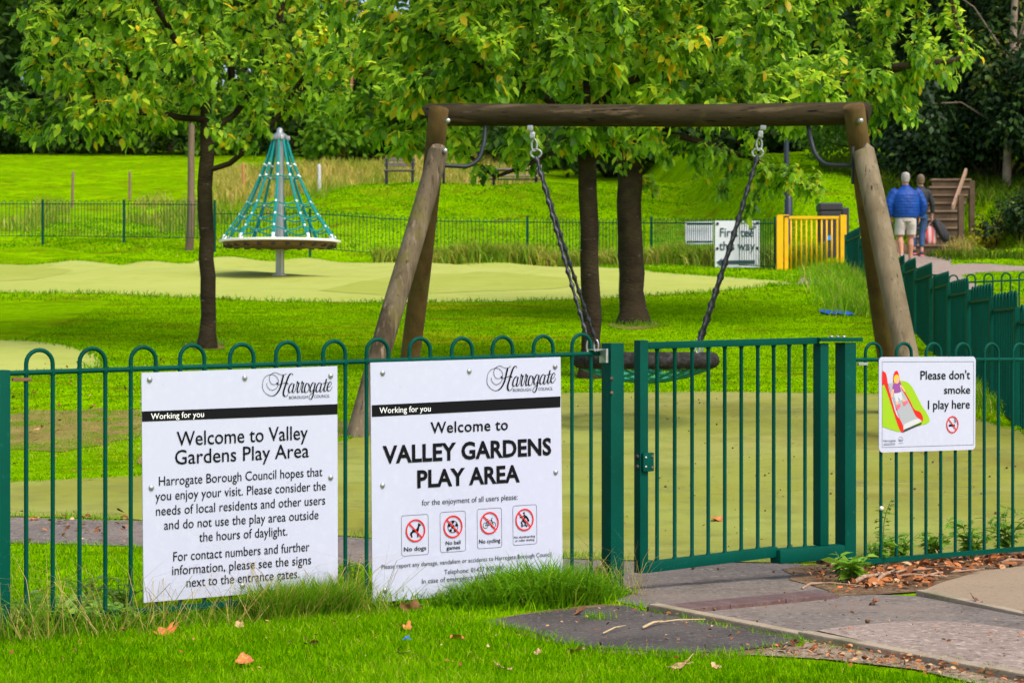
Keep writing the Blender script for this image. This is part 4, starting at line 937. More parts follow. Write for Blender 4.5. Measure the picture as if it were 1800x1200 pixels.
# cloth on the grass
b = G(1472,551); M_BLUE = mat('blue_cloth', (.004,.09,.42), .7, noise=[(12,(.01,.14,.55),.4,.7)])
V = []; Fc = []; nx_, ny_ = 22, 8
for j in range(ny_+1):
    for i in range(nx_+1):
        u = i/nx_*2-1; v = j/ny_*2-1; ed = 1+.18*math.sin(5*u+2*v)+.1*math.sin(11*v)
        x = b.x+u*.20*1.0*ed; y = b.y+v*.32*(1+.2*math.sin(4*u)); z = Hs(x,y)+.012+.028*abs(math.sin(4*u+1.5*v))*(1-u*u*.6)*(1-v*v*.7)+.012*math.sin(9*u-3*v)**2
        V.append((x,y,z))
Fc = [(j*(nx_+1)+i, j*(nx_+1)+i+1, (j+1)*(nx_+1)+i+1, (j+1)*(nx_+1)+i) for j in range(ny_) for i in range(nx_)]
mb = MB(); mb.add(V, Fc); tag(mb.build('blue_cloth', M_BLUE, smooth=True, loc=tuple(b)), 'crumpled bright blue cloth dropped on the grass by the right swing leg', 'cloth')
# ------------------------------------------------------------------ people
def remeshed(name, mb, m, parent, voxel, smooth=3):
    ob = mb.build(name, m, parent); md = ob.modifiers.new('r', 'REMESH'); md.mode = 'VOXEL'; md.voxel_size = voxel; md.use_smooth_shade = True
    s = ob.modifiers.new('s', 'SMOOTH'); s.iterations = smooth; s.factor = .5
    dg = bpy.context.evaluated_depsgraph_get(); me = bpy.data.meshes.new_from_object(ob.evaluated_get(dg)); ob.modifiers.clear(); old = ob.data; ob.data = me; me.name = name; bpy.data.meshes.remove(old)
    if not me.materials: me.materials.append(m)
    return ob
def loft(mb, secs, n=20):
    "secs: (x,y,z,rx,ry); elliptical sections"
    vs = []
    for x, y, z, rx, ry in secs:
        vs += [(x+rx*math.cos(2*math.pi*k/n), y+ry*math.sin(2*math.pi*k/n), z) for k in range(n)]
    m = len(secs); fs = [(i*n+k, i*n+(k+1)%n, (i+1)*n+(k+1)%n, (i+1)*n+k) for i in range(m-1) for k in range(n)]
    mb.add(vs, fs+[tuple(range(n-1,-1,-1)), tuple((m-1)*n+k for k in range(n))])
def hand(mb, w, d, side):
    "relaxed hand hanging from wrist w, pointing along d"
    d = Vector(d).normalized(); a = Vector((0,1,0)); a = (a-d*a.dot(d)).normalized(); b = d.cross(a)
    mb.box(w+d*.045, .085, .03, .075, d, b, a, bev=.012)
    for k, L in enumerate((.062,.072,.068,.052)):
        q = w+d*.08+a*(-.03+.02*k)*-1; mb.tube([q, q+d*L*.5+b*.004*side, q+d*L+b*.018*side], [.009,.0085,.007], 7)
    q = w+d*.025+a*.038; mb.tube([q, q+a*.016+d*.03, q+a*.014+d*.06], [.011,.010,.008], 7)
def head(mb, c, yaw=0):
    x, y, z = c
    loft(mb, [(x,y+.01,z-.115,.035,.045),(x,y+.02,z-.10,.052,.066),(x,y+.012,z-.06,.066,.084),(x,y+.004,z-.01,.074,.094),(x,y,z+.04,.077,.097),(x,y-.004,z+.08,.068,.086),(x,y-.006,z+.108,.046,.06),(x,y-.006,z+.12,.02,.028)], 18)
    mb.tube([(x,y+.092,z+.015),(x,y+.112,z-.018),(x,y+.094,z-.03)], [.010,.016,.012], 8)                 # nose
    mb.tube([(x-.024,y+.082,z-.058),(x,y+.092,z-.058),(x+.024,y+.082,z-.058)], [.006,.009,.006], 6)        # lips
    for s in (-1,1):
        mb.ball((x+s*.076,y-.004,z-.005), .03, 8, (.35,.6,1)); mb.ball((x+s*.03,y+.084,z+.018), .013, 8)      # ears, eyes
    loft(mb, [(x,y-.012,z-.22,.062,.062),(x,y-.01,z-.15,.056,.06),(x,y-.005,z-.07,.056,.062)], 14)         # neck
M_SKIN = mat('skin', (.42,.21,.14), .55, noise=[(12,(.46,.24,.17),.4,.7)])
M_SKINL = mat('skin_tanned', (.42,.19,.11), .6)
pm = P(1592,464,37.6); gz = Hs(pm.x, 37.6)
def base(x): return Vector((pm.x, 37.6, max(gz, P(0,465,37.6).z)))
B0 = Vector((pm.x, 37.6, gz)); KS = (P(0,303,37.6).z-gz)/1.745
class PM(MB):
    "local coordinates scaled to the person's height and set at its feet"
    def __init__(s, o, k): super().__init__(); s.o = o; s.k = k
    def add(s, vs, fs): super().add([s.o+Vector(v)*s.k for v in vs], fs)
man = thing('person', 'person walking away in a blue quilted jacket and pale shorts, carrying a dark pouch', 'person', tuple(B0))
mb = PM(B0, KS)
head(mb, (.0,.035,1.625))
loft(mb, [(0,0,.86,.17,.13),(0,0,.95,.19,.14),(0,0,1.1,.19,.145),(0,-.01,1.25,.2,.14),(0,-.01,1.36,.19,.12),(0,-.005,1.43,.12,.085),(0,0,1.47,.062,.06)])
# legs: left pushes off behind, right planted
for s, kx, hip, knee, ank in ((-1,0,(-.09,0,.88),(-.105,.03,.50),(-.10,-.13,.15)),(1,0,(.09,0,.88),(.10,.05,.48),(.10,.03,.085))):
    h, k, a = Vector(hip), Vector(knee), Vector(ank)
    mb.tube([h, h+(k-h)*.5, k, k+(a-k)*.3+Vector((0,-.012,0)), k+(a-k)*.7, a], [.092,.078,.058,.062,.043,.036], 14)
    f = (a+Vector((0,-.03,-.04)), a+Vector((0,.08,-.055)), a+Vector((0,.19,-.065))) if s > 0 else (a+Vector((0,-.035,0)), a+Vector((0,.055,-.075)), a+Vector((0,.14,-.12)))
    mb.tube(f, [.034,.04,.028], 10)
for s in (-1,1):
    sh, el, wr = Vector((s*.20,-.01,1.37)), Vector((s*.315,-.03,1.12)), Vector((s*.265,.03,.89))
    mb.tube([sh, sh+(el-sh)*.5, el, el+(wr-el)*.4, wr], [.06,.055,.046,.045,.03], 12); hand(mb, wr, (-.03*s,.06,-1), -s)
body = remeshed('body', mb, M_SKINL, man, .009*KS, 2)
M_JACK = mat('blue_jacket', (.002,.040,.23), .5, spec=.25, noise=[(5,(.004,.06,.32),.45,.7)], bump=(9,.6,.04))
mb = PM(B0, KS)
zs = np.linspace(.875, 1.455, 60); prof_ = [(.87,.232,.165),(.91,.245,.175),(1.0,.252,.185),(1.1,.258,.19),(1.22,.262,.185),(1.32,.25,.165),(1.39,.20,.13),(1.43,.135,.10),(1.475,.088,.085)]
loft(mb, [(0,-.008,z,float(np.interp(z,[p[0] for p in prof_],[p[1] for p in prof_]))*(1+.022*abs(math.sin(math.pi*z/.058))),float(np.interp(z,[p[0] for p in prof_],[p[2] for p in prof_]))*(1+.035*abs(math.sin(math.pi*z/.058)))) for z in zs], 28)
for s in (-1,1):
    pts = [Vector(p) for p in ((s*.17,-.01,1.375),(s*.225,-.012,1.345),(s*.285,-.022,1.24),(s*.33,-.035,1.12),(s*.325,-.02,1.02),(s*.285,.015,.905))]
    P2 = []; 
    for i in range(len(pts)-1):
        for j in range(8): P2.append(pts[i]+(pts[i+1]-pts[i])*j/8)
    P2.append(pts[-1]); n_ = len(P2); rr = np.interp(np.linspace(0,1,n_),[0,.2,.45,.7,.9,1],[.085,.092,.082,.072,.062,.048])
    mb.tube(P2, [float(r)*(1+.05*abs(math.sin(i*.55))) for i, r in enumerate(rr)], 16)
mb.tube([(0,-.005,1.44),(0,.0,1.50)], [.088,.078], 16)
remeshed('jacket', mb, M_JACK, man, .011*KS, 1)
M_SHORT = mat('pale_shorts', (.52,.48,.45), .85, noise=[(8,(.46,.42,.40),.4,.7)], bump=(14,.4,.02))
mb = PM(B0, KS); loft(mb, [(0,0,.80,.20,.155),(0,-.005,.86,.205,.16),(0,0,.93,.20,.15)])
for s, kx, ky in ((-1,-.112,.025),(1,.108,.04)):
    loft(mb, [(kx,ky+.005,.545,.095,.105),(kx*.99,ky*.8,.64,.10,.115),(s*.098,0,.75,.105,.13),(s*.095,-.004,.84,.105,.14)], 18)
remeshed('shorts', mb, M_SHORT, man, .010*KS, 2)
M_GHAIR = mat('grey_hair', (.38,.35,.33), .8, noise=[(30,(.25,.23,.22),.4,.65)], bump=(60,.8,.01))
mb = PM(B0, KS); c = (0,.03,1.635)
loft(mb, [(0,-.012,1.555,.055,.05),(0,.0,1.59,.074,.068),(0,.008,1.63,.082,.088),(0,.012,1.67,.083,.096),(0,.010,1.71,.076,.092),(0,.012,1.738,.054,.068),(0,.012,1.752,.02,.03)], 18)
remeshed('hair', mb, M_GHAIR, man, .010*KS, 2)
M_SHOE = mat('grey_trainers', (.075,.085,.12), .7); M_SOLE = mat('shoe_sole', (.45,.43,.42), .7)
mb = PM(B0, KS); mb.tube([(.10,-.04,.07),(.10,.0,.062),(.10,.09,.05),(.10,.18,.04),(.10,.225,.035)], [.042,.05,.048,.045,.025], 14); remeshed('shoe', mb, M_SHOE, man, .009*KS, 2)
mb = PM(B0, KS); mb.tube([(-.10,-.20,.16),(-.10,-.15,.10),(-.10,-.08,.055),(-.10,-.01,.03),(-.10,.04,.025)], [.036,.05,.05,.046,.025], 14); remeshed('shoe', mb, mat('pale_trainer',(.30,.27,.27),.7), man, .009*KS, 2)
mb = PM(B0, KS); mb.box((.10,.09,.012), .09, .28, .026, bev=.01); mb.build('sole', M_SOLE, man)
mb = PM(B0, KS); mb.box((-.272,.06,.745), .06, .10, .16, (1,0,0), (0,1,0), (0,0,1), bev=.02); mb.tube([(-.275,.05,.83),(-.275,.05,.80)], .02, 8)
o = mb.build('pouch', mat('navy_pouch', (.01,.02,.06), .6), smooth=True, angle=40, loc=tuple(B0+Vector((-.272,.06,.745))*KS)); tag(o, 'small dark navy pouch in the left hand of the man in the blue jacket', 'pouch')
# second walker, ahead and mostly hidden
Bw = P(1615,447,39.6); Bw.x = P(1616,447,39.6).x; Bw.z = max(Hs(Bw.x,39.6), P(0,448,39.6).z-.02); KW = .94
wm = thing('person', 'person in a black top and cropped blue jeans, mostly hidden by the blue jacket', 'person', tuple(Bw))
mb = PM(Bw, KW); head(mb, (.03,.03,1.60))
loft(mb, [(0,0,.86,.16,.12),(0,0,.96,.165,.12),(.01,0,1.12,.14,.11),(.01,-.01,1.26,.16,.115),(.015,-.01,1.36,.16,.10),(.02,-.005,1.42,.10,.07),(.03,0,1.46,.052,.05)])
for s, hip, knee, ank in ((-1,(-.08,0,.88),(-.09,.14,.52),(-.09,.06,.13)),(1,(.08,0,.88),(.06,.02,.48),(.04,-.06,.085))):
    h, k, a = Vector(hip), Vector(knee), Vector(ank); mb.tube([h, h+(k-h)*.5, k, k+(a-k)*.3+Vector((0,-.01,0)), k+(a-k)*.7, a], [.088,.072,.052,.055,.038,.031], 14)
    mb.tube([a+Vector((0,-.03,-.04)), a+Vector((0,.08,-.05)), a+Vector((0,.17,-.06))], [.03,.034,.024], 10)
for s in (-1,1):
    sh, el, wr = Vector((s*.165+.015,-.01,1.35)), Vector((s*.235+.03,-.02,1.08)), Vector((s*.225+.05,.03,.84)); mb.tube([sh, sh+(el-sh)*.5, el, el+(wr-el)*.4, wr], [.05,.045,.038,.037,.026], 12); hand(mb, wr, (.0,.04,-1), -s)
remeshed('body', mb, M_SKIN, wm, .0095, 2)
M_BTOP = mat('black_top', (.012,.012,.016), .75, bump=(12,.3,.02)); mb = PM(Bw, KW)
loft(mb, [(0,0,.88,.185,.145),(0,0,.98,.18,.14),(.01,0,1.12,.165,.13),(.01,-.01,1.26,.18,.135),(.015,-.01,1.35,.175,.115),(.02,-.005,1.42,.11,.085),(.03,0,1.475,.07,.068)], 22)
for s in (-1,1): mb.tube([(s*.12+.015,-.01,1.365),(s*.18+.015,-.01,1.33),(s*.245+.03,-.02,1.08),(s*.235+.045,.015,.91)], [.065,.07,.056,.045], 14)
remeshed('top', mb, M_BTOP, wm, .012, 2)
M_JEAN = mat('blue_jeans', (.012,.05,.14), .8, noise=[(10,(.02,.07,.18),.4,.7)]); mb = PM(Bw, KW)
loft(mb, [(0,0,.78,.17,.135),(0,0,.86,.175,.14),(0,0,.94,.165,.13)])
for s, k, a in ((-1,(-.09,.14,.52),(-.09,.075,.20)),(1,(.06,.02,.48),(.045,-.045,.19))): mb.tube([(s*.085,0,.86),(s*.083,k[1]*.5,.69),k,a], [.10,.085,.066,.056], 14)
remeshed('jeans', mb, M_JEAN, wm, .011, 2)
mb = PM(Bw, KW); loft(mb, [(.03,-.02,1.51,.05,.05),(.03,-.005,1.56,.076,.072),(.03,.0,1.61,.086,.09),(.03,.005,1.66,.084,.096),(.03,.006,1.70,.066,.08),(.03,.006,1.73,.02,.03)], 16); remeshed('hair', mb, mat('dark_blond_hair', (.13,.085,.05), .8, bump=(50,.7,.01)), wm, .011, 2)
for ax, ay, az in ((-.09,.06,.13),(.04,-.06,.085)):
    mb = PM(Bw, KW); mb.tube([(ax,ay-.035,az-.035),(ax,ay,az-.04),(ax,ay+.09,az-.05),(ax,ay+.17,az-.055)], [.036,.044,.042,.028], 12); sh = remeshed('shoe', mb, mat('dark_trainer', (.02,.02,.03), .7), wm, .009, 2)
    mb = PM(Bw, KW); mb.box((ax,ay+.06,az-.082), .082, .25, .03, bev=.01); mb.build('sole', mat('pink_sole', (.7,.16,.22), .6), sh)
# carrier bag and coat in the right hand of the second walker
hq = Bw+Vector((.275,.06,.76))*KW
cb_ = thing('carrier_bag', 'red and white striped plastic carrier bag held by the person in black', 'bag', tuple(hq))
M_BAG = mat('striped_bag', (.62,.10,.10), .5)
nb = M_BAG.node_tree; wv = nb.nodes.new('ShaderNodeTexWave'); wv.inputs['Scale'].default_value = 3.2; wv.bands_direction = 'X'; wv.inputs['Distortion'].default_value = 1.2; tcn = nb.nodes.new('ShaderNodeTexCoord'); nb.links.new(tcn.outputs['Object'], wv.inputs[0])
crn = nb.nodes.new('ShaderNodeValToRGB'); crn.color_ramp.elements[0].position = .35; crn.color_ramp.elements[0].color = (.62,.09,.09,1); crn.color_ramp.elements[1].position = .6; crn.color_ramp.elements[1].color = (.62,.42,.44,1); nb.links.new(wv.outputs[0], crn.inputs[0]); nb.links.new(crn.outputs[0], nb.nodes['Principled BSDF'].inputs['Base Color'])
mb = MB(); loft(mb, [tuple(hq+Vector((-.02+.01*math.sin(i),.0,-.12-.045*i)))+(r,r*.55) for i, r in enumerate((.05,.08,.105,.12,.125,.125,.12,.112,.09))][::-1], 20); mb.build('sack', M_BAG, cb_, smooth=True)
for s in (-1,1):
    mb = MB(); mb.tube([hq+Vector((.05*s-.02,0,-.12)), hq+Vector((.03*s,0,-.05)), hq+Vector((0,0,.0))], .011, 7); mb.build('handle', M_BAG, cb_, smooth=True)
jk = thing('coat', 'black coat hanging over the hand beside the striped carrier bag', 'coat', tuple(hq))
mb = MB(); mb.tube([hq+Vector((.03,-.02,.0)), hq+Vector((.10,-.02,-.08)), hq+Vector((.19,-.02,-.22)), hq+Vector((.26,-.02,-.36)), hq+Vector((.29,-.02,-.43))], [.05,.085,.10,.095,.05], 14, prof=lambda i, a: 1+.12*math.sin(3*a+i)); mb.build('folds', M_BTOP, jk, smooth=True)
mb = MB(); mb.tube([hq+Vector((.06,-.07,-.02)), hq+Vector((.10,-.10,-.14)), hq+Vector((.17,-.11,-.29)), hq+Vector((.19,-.10,-.36))], [.035,.045,.042,.03], 10); mb.build('sleeve', M_BTOP, jk, smooth=True)
# ------------------------------------------------------------------ grass blades
def blades(name, x, y, h, w, lean, m, z=None, rnd=None, az=None, curl=.6, kind='stuff', parent=None):
    n = len(x); z = H(x, y)-.008 if z is None else z
    h = np.broadcast_to(h, n); w = np.broadcast_to(w, n); lean = np.broadcast_to(lean, n)
    az = rng.uniform(0, 2*np.pi, n) if az is None else az; fa = rng.uniform(0, 2*np.pi, n)
    dx, dy = np.cos(az), np.sin(az); wx, wy = np.cos(fa)*w/2, np.sin(fa)*w/2
    b = np.stack([x, y, z], 1); V = np.zeros((n, 5, 3), np.float32)
    V[:,0] = b - np.stack([wx, wy, 0*wx], 1); V[:,1] = b + np.stack([wx, wy, 0*wx], 1)
    t = .55; mid = b + np.stack([dx*lean*h*t*t, dy*lean*h*t*t, h*t], 1)
    V[:,2] = mid - np.stack([wx, wy, 0*wx], 1)*.8; V[:,3] = mid + np.stack([wx, wy, 0*wx], 1)*.8
    V[:,4] = b + np.stack([dx*lean*h, dy*lean*h, h*(1-curl*np.minimum(lean,1.2)**2*.5)], 1)
    i = np.arange(n)[:,None]*5; T = np.concatenate([i+np.array([[0,1,3]]), i+np.array([[0,3,2]]), i+np.array([[2,3,4]])], 1).reshape(-1, 3)
    r = rng.random(n) if rnd is None else rnd
    o = npmesh(name, V.reshape(-1, 3), T, m, parent, np.repeat(r, 5))
    if parent is None: tag(o, kind=kind)
    return o
G_TURF = leafmat('turf_blades', [(0,(.035,.14,.0)),(.35,(.10,.27,.0)),(.7,(.19,.40,.001)),(.9,(.31,.46,.01)),(1,(.42,.36,.06))], .3, .8, 0)
G_TALL = leafmat('tall_blades', [(0,(.05,.16,.005)),(.4,(.11,.29,.006)),(.75,(.20,.40,.01)),(.9,(.36,.42,.04)),(1,(.52,.42,.12))], .35, .7, .04)
G_DRY = leafmat('dry_blades', [(0,(.13,.19,.015)),(.3,(.28,.27,.04)),(.7,(.45,.32,.08)),(1,(.55,.42,.16))], .3, .6, .2)
def scatter(x0, x1, y0, y1, n):
    return rng.uniform(x0, x1, n), rng.uniform(y0, y1, n)
def pxpoly(pts): return np.array([tuple(G(*p))[:2] for p in pts])
# front lawn (towards the camera from the fence)
edge = pxpoly([(-120,1112),(250,1075),(640,1062),(760,1075),(850,1094),(950,1120),(1060,1142),(1180,1151),(1280,1152),(1330,1158),(1480,1172),(1640,1192),(1800,1222),(1990,1300),(1990,1420),(-120,1420)])
x, y = scatter(edge[:,0].min(), edge[:,0].max(), edge[:,1].min(), edge[:,1].max(), 170000); k = inside(edge, x, y) & (y > 5.6); x, y = x[k], y[k]
v = vnoise(x*2, y*2)
blades('lawn_grass', x, y, rng.uniform(.018,.05,len(x))*(1+.25*v), rng.uniform(.0022,.0042,len(x)), rng.uniform(.1,1.0,len(x)), G_TURF, rnd=np.clip(rng.normal(.42+.18*v+.12*vnoise(x*6,y*6), .24, len(x)),0,1))
# lawns inside the playground, thinning with distance
def lawn(x0, x1, y0, y1, n, hh, ww, m=G_TURF, mu=.45):
    x, y = scatter(x0, x1, y0, y1, n); s = np.abs(x) < y*.265; x, y = x[s], y[s]; k = ~on_sheet(x, y, skip=('worn_patch',)); wp = ~k
    for p in SHEETS['worn_patch']: wp |= inside(p, x, y) & (rng.random(len(x)) < .35)
    k = k & ~wp; x, y = x[k], y[k]; v = vnoise(x*1.3, y*1.3); w2 = vnoise(x*.5+3, y*.5)
    dry = np.clip(sst(9.5, 12, y)*(1-sst(15, 19, y))*(x < -.8)*.9, 0, 1)*np.clip(w2*.6+.6, 0, 1)
    blades('lawn_grass', x, y, rng.uniform(.5,1,len(x))*hh*(1+.3*v), ww*rng.uniform(.7,1.3,len(x)), rng.uniform(.2,1.1,len(x)), m, rnd=np.clip(rng.normal(mu+.16*v+.36*dry+.55*np.clip(vnoise(x*2.1+5,y*1.6)-.45,0,1), .22, len(x)),0,1))
lawn(-3.2, .6, 7.3, 11.6, 45000, .055, .0045)
lawn(-4.5, 4.5, 11.6, 17.5, 90000, .036, .006, mu=.32)
lawn(-6, 7, 17.5, 30, 150000, .034, .009, mu=.24)  # lower mu paints the soft tree shade into the blade colour
lawn(-10, 10, 30, 50, 70000, .06, .02)
lawn(-14, 11, 50, 64, 40000, .07, .035, mu=.45)
# long grass along the foot of the fence
def along(n, s0, s1, n0, n1): 
    s = rng.uniform(s0, s1, n); q = rng.uniform(n0, n1, n); p = np.array(L0)[None]+np.array(FT)[None]*s[:,None]+np.array(FN)[None]*q[:,None]; return p[:,0], p[:,1], s, q
x, y, s, q = along(5200, Sp(-60), Sp(1062), -.12, .13)
hh = rng.uniform(.04,.15,len(x))*(1+.7*vnoise(s*3, q*3)); blades('long_grass', x, y, hh, rng.uniform(.003,.006,len(x)), rng.uniform(.2,1.1,len(x)), G_TALL, rnd=np.clip(rng.normal(.45,.25,len(x)),0,1))
x, y, s, q = along(5200, Sp(745), Sp(1090), .03, .34); c = (s-Sp(745))/(Sp(1090)-Sp(745)); k = (q < .12+.24*np.sin(np.pi*np.clip(c*1.05,0,1))) & ((q > .04)); x, y, s, q, c = x[k], y[k], s[k], q[k], c[k]
env = np.clip(np.sin(np.pi*np.clip(c*.9+.12,0,1)), .25, 1)
blades('long_grass', x, y, rng.uniform(.06,.25,len(x))*env, rng.uniform(.005,.010,len(x)), rng.uniform(.3,1.5,len(x)), G_TALL, rnd=np.clip(rng.normal(.42,.2,len(x)),0,1))
x, y, s, q = along(3200, Sp(430), Sp(600), .03, .16); blades('long_grass', x, y, rng.uniform(.08,.2,len(x)), rng.uniform(.003,.006,len(x)), rng.uniform(.2,1.0,len(x)), G_TALL, rnd=np.clip(rng.normal(.5,.25,len(x)),0,1))
x, y, s, q = along(330, Sp(-20), Sp(660), .02, .22); blades('dry_stalks', x, y, rng.uniform(.12,.42,len(x)), rng.uniform(.002,.0034,len(x)), rng.uniform(.6,2.2,len(x)), G_DRY, curl=.45)
x, y, s, q = along(60, Sp(990), Sp(1110), .02, .2); blades('dry_stalks', x, y, rng.uniform(.15,.35,len(x)), .003, rng.uniform(.4,1.3,len(x)), G_DRY, curl=.45)
# tufts at bases of posts, kerb and path edges
def tuft(pxs, n, rad, h0, h1, m=G_TALL, w=.005, mu=.45):
    X = []; Y = []
    for p in pxs:
        g = G(*p); X.append(g.x+rng.normal(0,rad,n)); Y.append(g.y+rng.normal(0,rad,n))
    x = np.concatenate(X); y = np.concatenate(Y); blades('grass_tuft', x, y, rng.uniform(h0,h1,len(x)), w, rng.uniform(.2,1.1,len(x)), m, rnd=np.clip(rng.normal(mu,.2,len(x)),0,1))
tuft([(1270,1100),(1300,1105),(1335,1112),(1360,1116),(1400,1122),(1420,1126),(1435,1131),(1470,1136),(1500,1142),(1555,1148),(1660,1164),(1720,1176),(1745,1180),(1780,1186),(1245,1090),(1205,1081)], 130, .035, .012, .035, w=.003, mu=.6)
tuft([(1052,1089),(700,1068)], 120, .03, .02, .06, w=.004)
tuft([(160,912),(120,910),(200,913),(640,940),(1000,980),(1012,978),(1060,984),(1220,992),(1540,985),(1560,985)], 70, .05, .02, .06, w=.004)
tuft([(1690,690),(1705,692),(1720,700),(1740,708),(1760,716),(1780,722),(1660,668)], 420, .16, .06, .22, w=.008, mu=.6)
tuft([(1485,500),(1495,510),(1505,520),(1515,535),(1525,545),(1470,495),(1462,488),(1540,552)], 420, .3, .1, .45, w=.014, mu=.6)
tuft([(1030,655),(1045,658),(1110,572),(1130,573),(365,607),(355,606)], 160, .14, .04, .12, w=.008)
def edge_grass(name, n_per_m, h0, h1, w, ymin, ymax, spread=.03, mu=.45, m=G_TURF):
    X = []
    for pl in SHEETS[name]:
        for a, b in zip(pl, np.roll(pl, -1, 0)):
            L = np.linalg.norm(b-a)
            if not (ymin < a[1] < ymax) or abs(a[0]) > a[1]*.27: continue
            k = rng.poisson(L*n_per_m*(.35+.65*max(0, 1+1.4*float(vnoise(a[0]*3, a[1]*3))))); t = rng.random((k,1)); X.append(a+(b-a)*t+rng.normal(0,spread,(k,2)))
    X = np.concatenate(X); blades('grass_tuft', X[:,0], X[:,1], rng.uniform(h0,h1,len(X)), w, rng.uniform(.2,1.2,len(X)), m, rnd=np.clip(rng.normal(mu,.2,len(X)),0,1))
edge_grass('play_surface', 130, .02, .07, .008, 11.5, 21, .04)
edge_grass('play_surface', 90, .04, .11, .016, 21, 48, .06)
edge_grass('tarmac_patch', 260, .015, .05, .0035, 6, 9, .03, .5)
edge_grass('path', 60, .015, .045, .004, 8, 13, .025, .5)
# tall grass under the far fence and over the meadow
x = rng.uniform(-3.2, 6.2, 20000); y = 46.6-1.05*np.clip(x,0,9)+rng.normal(0,.28,len(x)); d_ = rng.random(len(x))
blades('tall_grass', x, y, rng.uniform(.15,.55,len(x))*(1+.3*vnoise(x*3,y*2)), .03, rng.uniform(.2,.9,len(x)), leafmat('fence_grass', [(0,(.09,.21,.006)),(.5,(.21,.33,.012)),(.8,(.46,.38,.07)),(1,(.58,.44,.13))], .3, .6, .2), rnd=np.clip(d_*.8+.25*vnoise(x*1.2,y*2),0,1))
x = rng.uniform(-12.5, 1.0, 22000); y = rng.uniform(72, 90, len(x)); k = (vnoise(x*.4, y*.3) > -.25) & (x/y > -.150); x, y = x[k], y[k]
blades('tall_grass', x, y, rng.uniform(.3,.75,len(x)), .06, rng.uniform(.1,.6,len(x)), leafmat('meadow_blades', [(0,(.16,.27,.01)),(.35,(.34,.36,.04)),(.7,(.55,.42,.11)),(1,(.62,.48,.2))], .35, .6, .15), rnd=np.clip(.42+.35*vnoise(x*.9,y*.5)+rng.normal(0,.2,len(x)),0,1))
x = rng.uniform(-16, -5.5, 6000); y = rng.uniform(57, 70, len(x)); k = (vnoise(x*.7+2, y*.4) > .22); x, y = x[k], y[k]
blades('tall_grass', x, y, rng.uniform(.2,.6,len(x)), .04, rng.uniform(.1,.7,len(x)), MATS['meadow_blades'], rnd=np.clip(.2+.3*vnoise(x*.9,y*.5)+rng.normal(0,.2,len(x)),0,1))

# ------------------------------------------------------------------ leaves
LT = np.array([(0,0,0),(.22,-.34,.05),(.22,.34,.05),(.45,0,-.02),(.62,-.40,.02),(.62,.40,.02),(1,0,-.16)], np.float32)
LF = np.array([(0,1,3),(0,3,2),(1,4,3),(3,5,2),(4,6,3),(3,6,5)])
LT4 = np.array([(0,0,0),(.45,-.42,.06),(.45,.42,.06),(1,0,-.08)], np.float32); LF4 = np.array([(0,1,2),(1,3,2)])
def leaves(name, p, d, size, m, parent=None, asp=.62, rnd=None, simple=False, kind=None, up=None):
    n = len(p); d = d/np.maximum(np.linalg.norm(d, axis=1, keepdims=True),1e-6); r = rng.normal(0,1,(n,3)) if up is None else up
    sd = np.cross(d, r); sd /= np.maximum(np.linalg.norm(sd, axis=1, keepdims=True),1e-6); nn = np.cross(sd, d)
    T, Fa = (LT4, LF4) if simple else (LT, LF); size = np.broadcast_to(size, n)
    V = p[:,None,:] + (T[None,:,0:1]*d[:,None,:] + T[None,:,1:2]*asp*sd[:,None,:] + T[None,:,2:3]*nn[:,None,:])*size[:,None,None]
    tri = (np.arange(n)[:,None,None]*len(T)+Fa[None]).reshape(-1,3)
    r_ = rng.random(n) if rnd is None else rnd
    o = npmesh(name, V.reshape(-1,3), tri, m, parent, np.repeat(r_, len(T)))
    if kind: tag(o, kind=kind)
    return o
M_BARKC = mat('cherry_bark', (.044,.031,.018), .9, spec=.12, noise=[(3,(.022,.015,.009),.4,.65,(1,1,2)),(8,(.26,.20,.15),.66,.73,(.8,.8,3.5)),(2,(.07,.065,.02),.58,.75)], bump=(18,.8,.02,(1,1,2.5)))
M_BARKD = mat('dark_bark', (.045,.03,.02), .9, spec=.2, noise=[(5,(.07,.05,.035),.45,.7,(1,1,.3))], bump=(20,.9,.02,(1,1,.25)))
L_CHERRY = leafmat('cherry_leaves', [(0,(.035,.11,.014)),(.3,(.13,.30,.024)),(.65,(.32,.54,.034)),(.9,(.54,.67,.04)),(1,(.68,.50,.02))], .62, .4, .3)
def grow(trunk, att, step=.22, infl=1.8, kill=.38, iters=70, bias=(0,0,.0)):
    nodes = [np.array(p, float) for p in trunk]; par = [i-1 for i in range(len(trunk))]
    A = np.array(att, float); best = np.full(len(A), 1e9); bi = np.zeros(len(A), int); new = list(range(len(nodes)))
    for it in range(iters):
        for i in new:
            dd = np.linalg.norm(A-nodes[i], axis=1); m = dd < best; best[m] = dd[m]; bi[m] = i
        keep = best > kill; A, best, bi = A[keep], best[keep], bi[keep]
        if len(A) == 0: break
        act = best < infl*(1.6 if it < 6 else 1); new = []
        for i in np.unique(bi[act]):
            d = (A[act & (bi == i)]-nodes[i]); d = d/np.linalg.norm(d, axis=1, keepdims=True); v = d.sum(0)/len(d)+np.array(bias)+rng.normal(0,.18,3); L = np.linalg.norm(v)
            if L < 1e-3: continue
            q = nodes[i]+v/L*step
            if par.count(i) > 3: continue
            nodes.append(q); par.append(i); new.append(len(nodes)-1)
        if not new: break
    return nodes, par
def tree_skeleton(nodes, par, r_trunk, tip=.006, p=2.3):
    n = len(nodes); ch = [[] for _ in range(n)]
    for i in range(1, n): ch[par[i]].append(i)
    rad = [0]*n
    for i in range(n-1, -1, -1):
        rad[i] = tip if not ch[i] else sum(rad[c]**p for c in ch[i])**(1/p)
    return ch, rad
